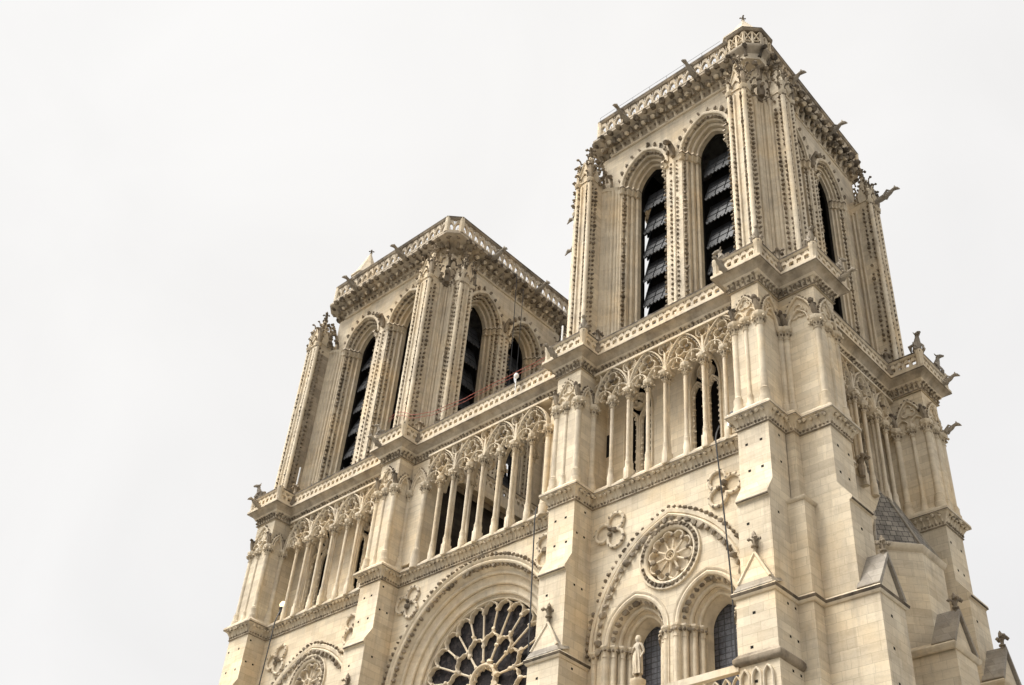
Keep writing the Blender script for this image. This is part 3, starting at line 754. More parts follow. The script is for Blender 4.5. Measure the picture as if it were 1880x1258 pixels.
# ------------------------------------------------------------------ belfry towers
AH = 1.72
ZC, ZT = 56.6, 60.3            # impost of the belfry arches, string under the crown
def roll(c, d, r, a0, a1, n=5): return [(c + r*math.cos(t), d + r*math.sin(t)) for t in np.linspace(rad(a0), rad(a1), n)]
def jamb_profile(w, ks=1.0):
    """(off, d) from the inner edge out to the wall face: rolls and hollows"""
    k = w/.57
    p = [(0, -1.25), (0, -1.06), (.03*k, -1.10)]
    p += roll(.09*k, -.96, .105, 240, 30, 6) + [(.15*k, -.98), (.20*k, -.94), (.22*k, -.80)]
    p += roll(.27*k, -.66, .105, 240, 30, 6) + [(.33*k, -.68), (.38*k, -.64), (.40*k, -.50)]
    p += roll(.44*k, -.36, .10, 240, 30, 6) + [(.49*k, -.38), (.55*k, -.34), (.56*k, -.18), (.52*k, -.10), (.57*k, -.04), (.57*k, 0.0)]
    return [(a, d*ks) for a, d in p]
def belfry_window(root, face, uc, wi, sp, post, z0=42.1, h=1.72, ks=1.0, skewed=False):
    b = MB(); b.face = face; b.post = post
    fr = arch_frames(arch(uc, wi, ZC, h, 12, 0, z0))
    b.sweep(jamb_profile(sp, ks), fr, C_)
    # hood with its raised roll and crockets
    hp = arch(uc, wi, ZC+.02, h, 14, sp+.10)
    b.bar(hp, .20, -.04, .12, C_)
    hk = resample(arch(uc, wi, ZC+.1, h, 14, sp+.24), .62)
    for i, p in enumerate(hk[1:-1]):
        o = np.array([p[0]-uc, 0.0]); 
        b.blobs([(p[0], .08, p[1]), (p[0]+.07*np.sign(p[0]-uc+1e-3), .1, p[1]+.12)], .095, W_, (1, 1.1, 1.3))
    # leaf crockets in the hollow between the outer rolls, up the jambs and round the arch
    ck = resample(arch(uc, wi, ZC, h, 14, sp*.80, z0+.3), .36)
    b.blobs([(p[0], -.12, p[1]) for p in ck], .10, W_, (1.25, 1.1, .8))
    ck = resample(arch(uc, wi, ZC, h, 14, sp*.54, z0+.3), .38)
    if not skewed: b.blobs([(p[0], -.42*ks, p[1]) for p in ck], .07, W_, (1.2, 1.1, .8))
    # zigzag impost moulding
    for sg in (-1, 1):
        e_ = uc + sg*wi
        st = [(0, -1.2), (-.02, -.86), (.16, -.86), (.17, -.60), (.33, -.60), (.34, -.28), (.55, -.28), (.58, .03), (.80, .03)]
        pl = [(e_+sg*a*sp/.57, d*ks if d < 0 else d) for a, d in st]
        pf = [((a, d, 0), (-sg*.72, .72, 0), (0, 0, 1)) for a, d in pl]
        b.sweep([(-.02, ZC-.46), (.11, ZC-.45), (.14, ZC-.38), (.09, ZC-.33), (.10, ZC-.28), (.28, ZC-.10), (.32, ZC-.07), (.32, ZC+.05), (.26, ZC+.12), (-.03, ZC+.20)], pf, C_)
        b.sweep([(.285, ZC-.11), (.325, ZC-.075), (.325, ZC-.02)], pf, W_)
        b.blobs([(a, d+.05, ZC-.42) for a, d in pl[1::2]], .09, C_)
    return b.build('belfry_window', BMATS, root)
def louvre_mesh(w, scal=True):
    b = MB(); h, run = 1.86, .62
    n = max(4, int(w/.27)); pts = []
    top = [(w/2, 1.0), (-w/2, 1.0)]; low = []
    for i in range(n):
        for t in (0, .25, .5, .75): low.append((-w/2 + w*(i+t)/n, -.13*math.sin(PI*t)))
    low.append((w/2, 0))
    V = [(u, 0, v) for u, v in low + top]; m = len(V)
    def bend(q, th): return [(u, -(v*run) + th*.87, v*h + th*.5) for u, _, v in q]
    V1, V0 = bend(V, .03), bend(V, -.03)
    tri = tessellate_polygon([[Vector((u, v, 0)) for u, _, v in V]])
    b.add(V1 + V0, [tuple(t) for t in tri] + [tuple(i+m for i in reversed(t)) for t in tri], 0)
    b.add(V1 + V0, [(i, (i+1) % m, (i+1) % m+m, i+m) for i in range(m)], 1)
    b.add([(-w/2, .035, .02), (w/2, .035, .02), (w/2, -.07, .10), (-w/2, -.07, .10)], [(0, 1, 2, 3)], 1)
    for u in np.linspace(-w/2+.1, w/2-.1, 4): b.tube([(u, .05, .05), (u, -run+.05, h)], .025, 4, 0)
    for v in (.3, .6): b.tube([(-w/2, -v*run+.05, v*h), (w/2, -v*run+.05, v*h)], .02, 4, 0)
    return b
LV = proto(louvre_mesh(2.16), 'louvre', [SLATE, SLATE_EDGE])
def louvres(root, face, uc, wi, post=None):
    k, w = face; sx = (2*wi-.20)/2.16
    rot = {'W': PI, 'E': 0, 'S': -PI/2, 'N': PI/2}[k]
    for i in range(7):
        z = 43.1 + i*2.02
        if z > ZC + .6: break
        u, d = uc + .05, -1.32
        p = {'W': (u, w-d), 'E': (u, w+d), 'S': (w+d, u), 'N': (w-d, u)}[k]
        v = np.array([[p[0], p[1], z]]); 
        if post: v = post(v)
        c = copy_of(LV, root, tuple(v[0]), rot + rad(rng.uniform(-.6, .6))); c.scale = (sx, 1, 1.14 if k in 'NE' else 1)
def pier_head(b, u0, u1, d, side):
    """gabled canopy, crockets and pinnacle over a belfry buttress"""
    uc = (u0+u1)/2; z = ZC + .35
    b.box(u0+.06, u1-.06, .0, d-.06, ZC+.3, ZC+1.0, S_)
    for u in (u0+.02, u1-.02):
        b.lathe([(.12, z-.45), (.17, z-.2), (.24, z-.12), (.26, z), (.1, z+.05)], u, d-.02, 8, C_)
        b.blobs([(u+.12*math.cos(a), d+.12*math.sin(a), z-.3) for a in np.linspace(0, 2*PI, 6)[:-1]], .08, W_)
    # front gable with a blind arch
    b.plate([(u0, z), (u1, z), (u1, z+.35), (uc, z+1.75), (u0, z+.35)], [arch(uc, (u1-u0)/2-.2, z+.1, .75, 7)], d-.16, d+.02, C_)
    for sg in (-1, 1):
        e = u0 if sg < 0 else u1
        b.bar([(e-sg*.02, z+.30), (uc, z+1.82)], .11, d-.1, d+.1, C_)
        b.blobs([(e+(uc-e)*t+sg*.10, d, z+.4+1.5*t) for t in np.linspace(.08, .92, 7)], .075, W_)
    # side gables
    for e, sg in ((u0, -1), (u1, 1)):
        dc = d - .55
        V = [(e, d-1.1, z+.2), (e, d-.05, z+.2), (e, dc, z+1.6)]
        b.add(V + [(a-sg*.15, c, f) for a, c, f in V], [(0, 1, 2), (3, 4, 5), (0, 1, 4, 3), (1, 2, 5, 4), (2, 0, 3, 5)], C_)
        b.blobs([(e+sg*.04, d-.05-.5*t, z+.25+1.4*t) for t in np.linspace(.05, 1, 6)], .075, W_)
        b.blobs([(e+sg*.04, d-1.1+.5*t, z+.25+1.4*t) for t in np.linspace(.05, 1, 6)], .075, W_)
    # pinnacle
    dc = d - .50
    b.prism_z([(u0+.1, dc-.42), (u1-.1, dc-.42), (u1-.1, dc+.42), (u0+.1, dc+.42)], z+.5, z+3.0, C_, [(uc-.07, dc-.07), (uc+.07, dc-.07), (uc+.07, dc+.07), (uc-.07, dc+.07)])
    for t in np.linspace(.1, .95, 6):
        for a, c in ((-1, -1), (1, -1), (1, 1), (-1, 1)):
            b.blobs([(uc+a*((u1-u0)/2-.12)*(1-t)+a*.06, dc+c*.42*(1-t)+c*.06, z+.5+2.5*t)], .10, W_)
    finial_mesh(b, uc, dc, z+2.9, .95)
    for k_ in range(3):                                    # leaf clusters round the head
        zz = z + .05 + .75*k_
        b.hooks([(u0-.04, d-.15, zz), (u1+.04, d-.15, zz), (uc-.3, d+.02, zz+.3), (uc+.3, d+.02, zz+.3), (u0-.04, d-.8, zz+.2), (u1+.04, d-.8, zz+.2)],
                [(-1, .5), (1, .5), (-.3, 1), (.3, 1), (-1, 0), (1, 0)], .42, W_, .9)
    for e in (u0+.02, u1-.02):                             # little corner turrets
        b.lathe([(.15, z), (.15, z+.85), (.19, z+.9), (.17, z+1.0), (.03, z+1.75), (.09, z+1.85), (.02, z+2.0)], e, d-.03, 6, C_)
        b.blobs([(e+.12*math.cos(t), d-.03+.12*math.sin(t), z+1.1+.18*q) for q in range(4) for t in (0, 1.6, 3.1, 4.7)], .07, W_)
    # small statue standing between the gables and beasts at the springing
    b.tube([(u1+.05, d-.02, z+.05), (u1+.06, d+.04, z+.5), (u1+.04, d+.06, z+.95), (u1+.04, d+.12, z+1.15)], [.14, .18, .15, .10], 7, W_)
    b.blobs([(u1+.04, d+.12, z+1.27)], .12, G_)
    b.hooks([(u0-.05, d-.1, z+.1), (u1+.05, d-.9, z+.1)], [(-1, .4), (1, .2)], .5, W_)
def belfry_pier(root, face, u0, u1, d, post, detail=True):
    b = MB(); b.face = face; b.post = post
    b.box(u0+.05, u1-.05, -.02, d-.05, 42.1, ZC+.32, S_)
    for u in (u0+.03, u1-.03):
        b.lathe([(.20, 42.1), (.20, 42.7), (.145, 42.85), (.145, ZC)], u, d-.03, 10, C_)
        b.lathe([(.09, 42.1), (.09, ZC)], u + (.3 if u < (u0+u1)/2 else -.3), d-.03, 6, C_)
    # leaf crockets climb beside the corner shafts
    if detail:
        zs = np.arange(42.7, ZC-.2, .37)
        for u, sg in ((u0, 1), (u1, -1)):
            b.blobs([(u+sg*.17, d+.03, z) for z in zs], .086, W_, (1, 1.2, 1.0))
            b.blobs([(u-sg*.035, d-.2, z+.15) for z in zs], .086, W_, (1.2, 1, 1.0))
            b.blobs([(u-sg*.035, d-.55, z+.02) for z in zs], .09, W_, (1.2, 1, 1.0))
        for sg, u in ((1, u1), (-1, u0)):
            for dd in (.16, .42): b.lathe([(.10, 42.1), (.10, ZC)], u-sg*.02, dd, 6, C_)
            b.blobs([(u-sg*.02, .3, ZC-.1), (u-sg*.02, .05, ZC-.1)], .13, C_)
            pf = [((u+sg*.02, d-.1, 0), (sg, .0, 0), (0, 0, 1)), ((u+sg*.02, .05, 0), (sg, 0, 0), (0, 0, 1))]
    pier_head(b, u0, u1, d, 1)
    return b.build('belfry_buttress', BMATS, root)

def crown_polys(x0, x1, y0, y1, c, o, oc):
    i_ = [(x0, y1-c), (x0, y0+c), (x0+c, y0), (x1-c, y0), (x1, y0+c), (x1, y1-c), (x1-c, y1), (x0+c, y1)]
    X0, X1, Y0, Y1 = x0-o['N'], x1+o['S'], y0-o['W'], y1+o['E']
    o_ = [(X0, Y1-oc), (X0, Y0+oc), (X0+oc, Y0), (X1-oc, Y0), (X1, Y0+oc), (X1, Y1-oc), (X1-oc, Y1), (X0+oc, Y1)]
    return i_, o_
def between(i_, o_, t): return [(a[0]+(b_[0]-a[0])*t, a[1]+(b_[1]-a[1])*t) for a, b_ in zip(i_, o_)]
GAR = None
def gargoyle_mesh():
    b = MB()
    b.tube([(0, -.5, 0), (0, 0, .02), (0, .45, .06), (0, .95, .16), (0, 1.22, .30), (0, 1.46, .30), (0, 1.66, .20)], [.19, .26, .25, .19, .14, .18, .08], 8, W_)
    b.blobs([(-.09, 1.46, .38), (.09, 1.46, .38)], .075, W_, (.7, .8, 1.6)); b.blobs([(0, 1.66, .10)], .08, G_, (1, 1.4, .6))
    b.tube([(0, 1.5, .16), (0, 1.72, .02), (0, 1.8, -.06)], [.10, .07, .03], 5, W_); b.tube([(-.12, .35, .2), (-.2, .8, .42), (-.14, 1.05, .22)], [.07, .1, .03], 5, W_); b.tube([(.12, .35, .2), (.2, .8, .42), (.14, 1.05, .22)], [.07, .1, .03], 5, W_)
    b.tube([(-.16, .3, .02), (-.22, .45, -.12), (-.15, .62, -.06)], [.09, .07, .05], 5, W_); b.tube([(.16, .3, .02), (.22, .45, -.12), (.15, .62, -.06)], [.09, .07, .05], 5, W_)
    return b
GAR = proto(gargoyle_mesh(), 'gargoyle', [WORN_SHADE, WORN_SHADE, GREYSTONE, WORN_SHADE])
def gargoyle(parent, x, y, z, ang, s=1.0, tilt=0.0):
    """ang: plan direction it points to, degrees from +x"""
    c = copy_of(GAR, parent, (x, y, z)); c.rotation_euler = (tilt, 0, rad(ang-90)); c.scale = (s, s, s); return c

TSREF = None
def belfry_tower(x0, x1, y0, y1, dW, dS, dN, pw, ov, skew, label, xw):
    root = empty('bell_tower', (0, 0, 0), cath, label)
    def post(V):
        V = np.array(V, float)
        if skew:
            V[:, 0] -= .043*np.clip(V[:, 1]-1, 0, 20)*np.clip((V[:, 0]-x0)/(x1-x0), 0, 1.15)
        return V
    xc, yc = (x0+x1)/2, (y0+y1)/2; W2 = (x1-x0)*.184; D2 = (y1-y0)*.184
    wi, sp = (x1-x0)*.0925, .57; wd = (y1-y0)*.0925
    faces = {'W': (('W', y0), (xc-W2, xc+W2), wi, x0, x1), 'S': (('S', x1), (yc-D2, yc+D2), wd, y0, y1),
             'E': (('E', y1), (xc-W2, xc+W2), wi, x0, x1), 'N': (('N', xw), (yc-D2, yc+D2), wd, y0, y1)}
    for k, (face, cs, w_, u0, u1) in faces.items():
        b = MB(); b.face = face; b.post = post
        if k in 'WE': u0 = xw
        hs = [arch(c, w_, ZC, AH, 12, sp, 42.12) for c in cs]
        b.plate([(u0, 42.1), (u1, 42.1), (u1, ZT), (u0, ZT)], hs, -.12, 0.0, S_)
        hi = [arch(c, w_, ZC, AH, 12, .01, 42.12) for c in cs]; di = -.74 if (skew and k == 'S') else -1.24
        b.plate([(u0+.3, 42.1), (u1-.3, 42.1), (u1-.3, ZT+.7), (u0+.3, ZT+.7)], hi, di-.2, di, D_)  # inner wall face coloured near black to paint the unlit belfry
        if k in 'WS':
            # crocketed fillets on the wall beside the openings and plain angle shafts
            for u in (cs[0]-w_-sp-.22, cs[1]+w_+sp+.22):
                b.lathe([(.09, 42.1), (.09, ZC-.3)], u, .02, 6, C_)
                b.box(u-.2, u+.2, 0, .10, ZC-.32, ZC+.02, C_)
            b.hooks([((cs[0]+cs[1])/2, .1, ZC+.15)], [(0, 1)], .9, W_)
            b.tube([((cs[0]+cs[1])/2, .02, ZC+.1), ((cs[0]+cs[1])/2, .2, ZC+.75), ((cs[0]+cs[1])/2, .45, ZC+1.2)], [.12, .2, .1], 6, W_)
            # slender shaft with crockets up the middle mullion
            b.lathe([(.16, 42.1), (.16, 42.9), (.10, 43.0), (.10, ZC-.3)], (cs[0]+cs[1])/2, .0, 8, C_)
            zs = np.arange(42.9, ZC-.3, .37)
            for sg in (-.22, .22): b.blobs([((cs[0]+cs[1])/2+sg, .03, z) for z in zs], .084, W_)
        b.build('wall', BMATS, root)
        for c in cs:
            belfry_window(root, face, c, w_, sp, post, 42.1, AH, .60 if (skew and k == 'S') else 1.0, skew)
            louvres(root, face, c, w_, post)
    b = MB(); b.post = post                                # timber bell frame inside, floors and roof
    b.box(x0+3.2, x1-3.2, y0+3.4, y1-3.4, 42.2, 57.5, D_); b.box(xw+.3, x1-.3, y0+.3, y1-.3, 60.9, 61.2, L_); b.box(x0, x1, y0, y1, 41.95, 42.12, L_)
    for c in faces['W'][1]: b.box(c-wi*(.86 if skew else 1.2), c+wi*(1.1 if skew else -.40), y0+2.2, y0+2.4, 42.2, 57.5, D_)
    b.build('bell_frame', BMATS, root)
    for face, d, spans in ((('W', y0), dW, ((x0, x0+pw), (x1-pw, x1))), (('S', x1), dS, ((y0+.04, y0+1.08), (y1-1.04, y1))),
                           (('N', xw), dN + xw - x0, ((y0+.04, y0+1.08), (y1-1.04, y1))), (('E', y1), 1.6, ((x0, x0+pw), (x1-pw, x1)))):
        for u0, u1 in spans: belfry_pier(root, face, u0, u1, d, post, face[0] != 'E')
    for (x, y, sx) in ((x1, y0, 1), (x0, y0, -1)):
        b = MB(); b.post = post
        b.box(x-.10 if sx > 0 else x-.12, x+.12 if sx > 0 else x+.10, y-.02, y+.14, 42.1, ZC+.3, S_)
        for ddx, ddy in ((.02, -.30), (.10, -.10), (.32, .0), (.02, -.62), (.62, .02)):
            b.lathe([(.13, 42.1), (.13, 42.8), (.10, 42.9), (.10, ZC-.2), (.16, ZC), (.2, ZC+.2), (.05, ZC+.3)], x+sx*ddx, y+ddy, 8, C_)
        b.prism_z([(x-.02*sx, y-.7), (x+.22*sx, y-.7), (x+.28*sx, y-.15), (x+.8*sx, y-.12), (x+.8*sx, y+.1), (x-.02*sx, y+.1)], ZC+.08, ZC+.34, W_)
        if sx < 0: x = xw
        b.prism_z([(x-.95*sx, y), (x, y-.02), (x+.02*sx, y), (x, y+.95)], ZC+.3, 60.3, S_)
        xx, yy = x+sx*.35, y-.42                         # carved figure standing in the angle
        b.tube([(xx, yy, ZC+.34), (xx, yy, ZC+.8), (xx, yy-.05, ZC+1.3), (xx, yy-.12, ZC+1.6)], [.2, .24, .2, .14], 7, W_); b.blobs([(xx, yy-.14, ZC+1.78)], .17, G_)
        b.hooks([(xx, yy, z) for z in (ZC+.4, ZC+1.9, ZC+2.4, ZC+1.9)], [(sx, -1), (sx, -1), (0, -1), (sx, 0)], .75, W_)
        if sx < 0:
            q = x0 + pw
            for k_ in range(4): b.lathe([(.12, 42.1), (.12, ZC-.2), (.17, ZC), (.2, ZC+.2), (.05, ZC+.3)], q+.08+.24*k_, y0-.34+.10*k_, 8, C_)
            b.prism_z([(q-.05, y0-.55), (q+.25, y0-.5), (q+.95, y0-.1), (q+.95, y0+.05), (q-.05, y0+.05)], ZC+.05, ZC+.32, C_)
            b.prism_z([(q-.05, y0-.42), (q+.2, y0-.38), (q+.85, y0-.0), (q+.85, y0+.05), (q-.05, y0+.05)], 42.1, ZC+.05, S_)
            b.hooks([(q+.1, y0-.4, ZC+.4), (q+.5, y0-.2, ZC+.4), (q+.1, y0-.2, ZC+1.2), (q-.3, y0-.1, ZC+2.2), (q-.7, y0-.1, ZC+2.8)], [(.3, -1)]*5, .7, W_)
        b.build('corner_shafts', BMATS, root)
    # string, two rows of big crockets, cavetto and slab
    i_, o_ = crown_polys(xw, x1, y0, y1, .95, ov, .72)
    n = len(i_)
    prof = [(-.02, 60.22), (.10, 60.24), (.14, 60.33), (.08, 60.42), (.04, 60.46), (.10, 60.60), (.22, 60.72), (.30, 60.78), (.31, 60.86), (.36, 60.90), (.40, 61.0), (.56, 61.1), (.76, 61.15), (.80, 61.20), (.97, 61.24), (1.0, 61.26), (1.0, 61.42), (.9, 61.47), (.5, 61.5)]
    cr = MB(); cr.post = post
    path = [((a[0], a[1], 0), (q[0]-a[0], q[1]-a[1], 0), (0, 0, 1)) for a, q in zip(i_, o_)]
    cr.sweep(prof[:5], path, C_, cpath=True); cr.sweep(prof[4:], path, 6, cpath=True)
    zig = [(60.34, .06, .95), (60.70, .46, .95)]
    for r_, (z, t, size) in enumerate(zig):
        P = between(i_, o_, t)
        al = along(P, .70, .22 + .3*r_*0 , True)
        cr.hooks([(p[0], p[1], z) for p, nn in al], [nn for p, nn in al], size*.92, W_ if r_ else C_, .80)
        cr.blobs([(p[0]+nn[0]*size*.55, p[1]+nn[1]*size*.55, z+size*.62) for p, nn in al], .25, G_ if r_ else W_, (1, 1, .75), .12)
    P = between(i_, o_, .2); al = along(P, .35, .15, True)
    cr.blobs([(p[0], p[1], 60.62) for p, nn in al], .07, W_)
    cr.build('cornice', BMATS, root)
    # pierced parapet, stepping out at the chamfered corners
    O = between(i_, o_, .90); O = [(x+.5, y) if x < xw else (x+.42 if x < xw+1 else x, y) for x, y in O]; par = MB(); par.post = post; w0 = .62
    pp = MB()
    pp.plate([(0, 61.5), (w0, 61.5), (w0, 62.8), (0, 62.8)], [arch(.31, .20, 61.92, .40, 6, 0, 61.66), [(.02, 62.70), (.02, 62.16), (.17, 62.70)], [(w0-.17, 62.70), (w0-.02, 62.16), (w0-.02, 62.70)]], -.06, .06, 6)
    pp.bar(arch(.31, .26, 61.92, .48, 6, 0, 61.6), .05, .0, .10, C_)
    pp.box(.285, .335, -.04, .05, 61.64, 61.95, C_)
    for p, q in zip(O, O[1:] + O[:1]): panel_run(par, pp, p, q, w0)
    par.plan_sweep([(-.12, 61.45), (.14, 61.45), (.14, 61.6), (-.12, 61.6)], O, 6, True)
    par.plan_sweep([(-.11, 62.72), (.11, 62.72), (.18, 62.86), (.18, 62.97), (.04, 63.09), (-.18, 63.0), (-.18, 62.86)], O, W_, True)
    par.plan_sweep([(.186, 62.865), (.188, 62.975), (.04, 63.098), (-.186, 63.01)], O, G_, True)
    for x, y in O: par.lathe([(.2, 61.45), (.2, 62.95), (.1, 63.0)], x, y, 8, C_)
    par.build('parapet', BMATS, root)
    return root, post, i_, o_
TS, postS, iS, oS = belfry_tower(6.40, 19.09, .95, 12.85, 1.75, 1.48, 1.75, 1.04, {'W': 1.15, 'S': .62, 'N': .75, 'E': .9}, True, 'south bell tower, taller in view, with a stair turret on its corner', 7.0)
TN, postN, iN, oN = belfry_tower(-21.0, -7.30, .80, 12.85, 1.72, 1.43, 1.4, 1.15, {'W': 1.28, 'S': 1.20, 'N': .75, 'E': .9}, False, 'north bell tower, further off on the left', -20.15)
b = MB(); b.box(-19.90, -19.885, -.72, .72, 42.3, 56.2, 0); b.build('stained_return', [STAIN], TN)
for x, z in ((9.9, 61.36), (15.4, 61.36)): gargoyle(TS, x, -.25, z, -90, .82, .10)
for y, z in ((3.9, 61.36), (9.0, 61.36)): gargoyle(TS, 19.45 - .03*y, y, z, 0, .82, .10)
for x in (-11.4, -17.0): gargoyle(TN, x, -.5, 61.36, -90, .82, .10)
for y in (3.8, 8.6): gargoyle(TN, -6.15, y, 61.36, 0, .82, .10)
# stair turret on the near corner of the south tower
tu = MB(); cx, cy = 18.55, .95
oct_ = [(cx+1.36*math.cos(a), cy+1.36*math.sin(a)) for a in np.linspace(0, -2*PI, 9)[:-1] - PI/8]
oct_ = oct_[::-1]
tu.prism_z([(cx+1.1*math.cos(a), cy+1.1*math.sin(a)) for a in np.linspace(0, 2*PI, 9)[:-1]+PI/8], 60.4, 61.4, S_)
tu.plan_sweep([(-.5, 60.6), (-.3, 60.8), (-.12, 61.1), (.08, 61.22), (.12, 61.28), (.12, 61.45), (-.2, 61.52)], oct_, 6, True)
for p, q in zip(oct_, oct_[1:]+oct_[:1]):
    s_ = MB(); s_.bar(foil(.31, 61.98, 3, .12, .13, PI/2, 5), .07, -.05, .05, C_, True); s_.box(0, .07, -.06, .06, 61.5, 62.85, C_); s_.box(.55, .62, -.06, .06, 61.5, 62.85, C_)
    s_.bar([(0, 62.8), (.31, 62.35), (.62, 62.8)], .1, -.06, .06, C_)
    panel_run(tu, s_, p, q, .62)
tu.plan_sweep([(-.11, 62.72), (.11, 62.72), (.182, 62.86), (.182, 62.99), (.04, 63.11), (-.16, 63.02)], oct_, W_, True)
tu.plan_sweep([(.188, 62.92), (.19, 62.995), (.04, 63.118)], oct_, G_, True)
tu.hooks([(p[0]*.8+cx*.2, p[1]*.8+cy*.2, 60.6) for p in oct_], [(p[0]-cx, p[1]-cy) for p in oct_], .8, G_, .8)
tu.build('stair_turret', BMATS, TS)
def spirelet(root, x, y, z0, r, z1):
    b = MB(); b.lathe([(r, z0), (r, z0+.9), (r*1.08, z0+.95), (r*1.08, z0+1.05), (r*.95, z0+1.1), (.09, z1), (.09, z1+.1)], x, y, 8, C_, PI/8)
    finial_mesh(b, x, y, z1, .62); return b.build('spirelet', BMATS, root)
spirelet(TS, 18.15, 1.35, 62.6, 1.5, 66.35)
spirelet(TN, -18.1, .95, 62.9, 1.15, 66.7)
# beasts on the north flank of the south tower and the north flank of the north tower
for (x, y, z, a) in ((4.9, 1.4, 56.9, 180), (4.9, 1.4, 54.0, 180), (-22.45, 1.3, 57.0, 180), (20.6, 12.2, 57.0, 0)):
    gargoyle(TS if x > 0 else TN, x, y, z, a, .75, .1)

# gallery gargoyles
for x, y, z, a in ((6.62, -2.0, 41.95, -90), (-20.6, -2.0, 41.95, -90), (-8.1, -2.0, 41.95, -90), (17.95, -2.0, 41.95, -90), (21.9, 2.05, 41.95, 0), (21.9, 12.8, 41.95, 0), (21.4, 12.9, 38.9, 0), (-21.4, .2, 38.9, 180)):
    gargoyle(cath, x, y, z, a, .62, .12)

# ------------------------------------------------------------------ rose window
rw = empty('rose_window', (0, 0, 0), cath, 'great round rose window with radiating stone petals')
ru, rz = ROSE
b = MB(); b.face = ('W', 0.0)
fr = arch_frames(circ(ru, rz, 4.52, 96)[::-1], True)
prof = [(0, -1.45), (0, -1.22)] + [(.10, -1.20), (.16, -1.12)] + roll(.30, -1.06, .11, 225, 45, 5) + [(.42, -.98), (.62, -.92), (.66, -.86)] + roll(.80, -.82, .11, 225, 45, 5) + [(.92, -.74), (1.14, -.66), (1.18, -.6)] + roll(1.30, -.54, .11, 225, 45, 5) + [(1.42, -.46), (1.5, -.34), (1.66, -.26), (1.70, -.2)] + roll(1.82, -.10, .12, 225, 45, 5) + [(1.93, -.02), (2.0, .05), (2.09, .08), (2.14, .03), (2.16, -.03)]
prof = [(a*.905, d) for a, d in prof]
b.sweep(prof, fr, C_, cpath=True)
for r_, d, sz, st in ((6.02-.02, -.16, .105, .33), (6.53, .05, .10, .34)):
    c_ = resample(circ(ru, rz, r_, 90), st, True)
    b.blobs([(p[0], d, p[1]) for p in c_], sz, W_, (1.2, 1.2, 1.0))
b.build('archivolt', MATS, rw)
b = MB(); b.face = ('W', 0.0)
b.plate(circ(ru, rz, 4.7, 64), [], -1.46, -1.42, 0)
b.build('stained_glass', [ROSEGLASS], rw)
b = MB(); b.face = ('W', 0.0)
def petal(r0, r1, t0, t1, w, d0, d1):
    H = r1-r0; p = []
    for t in np.linspace(0, 1, 17):
        r = r0 + H*(math.sin(PI*t)**.55)*(.80+.20*abs(math.sin(3*PI*t))) if 0 < t < 1 else r0
        a = t0 + (t1-t0)*t; p.append((ru + r*math.cos(a), rz + r*math.sin(a)))
    b.bar(p, w, d0, d1, C_)
b.bar(circ(ru, rz, .86, 36), .20, -1.42, -1.10, C_, True)
b.bar(foil(ru, rz, 12, .60, .17, 0, 4), .07, -1.40, -1.2, C_, True)
for i in range(12):
    a = 2*PI*i/12 + .10; q = 2*PI/12
    c, s_ = math.cos(a), math.sin(a)
    b.tube([(ru+c*.95, -1.22, rz+s_*.95), (ru+c*2.08, -1.22, rz+s_*2.08)], .064, 7, C_)
    b.blobs([(ru+c*1.95, -1.2, rz+s_*1.95), (ru+c*1.02, -1.2, rz+s_*1.02)], .14, C_)
    petal(2.05, 2.62, a, a+q, .10, -1.40, -1.14)
    b.tube([(ru+2.58*math.cos(a+q/2), -1.25, rz+2.58*math.sin(a+q/2)), (ru+2.76*math.cos(a+q/2), -1.25, rz+2.76*math.sin(a+q/2))], .12, 6, C_)
    for k in (0, .5):
        aa = a + q*k; c, s_ = math.cos(aa), math.sin(aa); r0 = 2.12 if k == 0 else 2.70
        b.tube([(ru+c*r0, -1.22, rz+s_*r0), (ru+c*3.94, -1.22, rz+s_*3.94)], .056, 7, C_)
        b.blobs([(ru+c*3.90, -1.2, rz+s_*3.90), (ru+c*(r0+.12), -1.2, rz+s_*(r0+.12))], .13, C_)
        petal(3.90, 4.45, aa, aa+q/2, .085, -1.40, -1.12)
b.bar(circ(ru, rz, 4.50, 72), .12, -1.42, -1.12, C_, True)
b.build('tracery', MATS, rw)

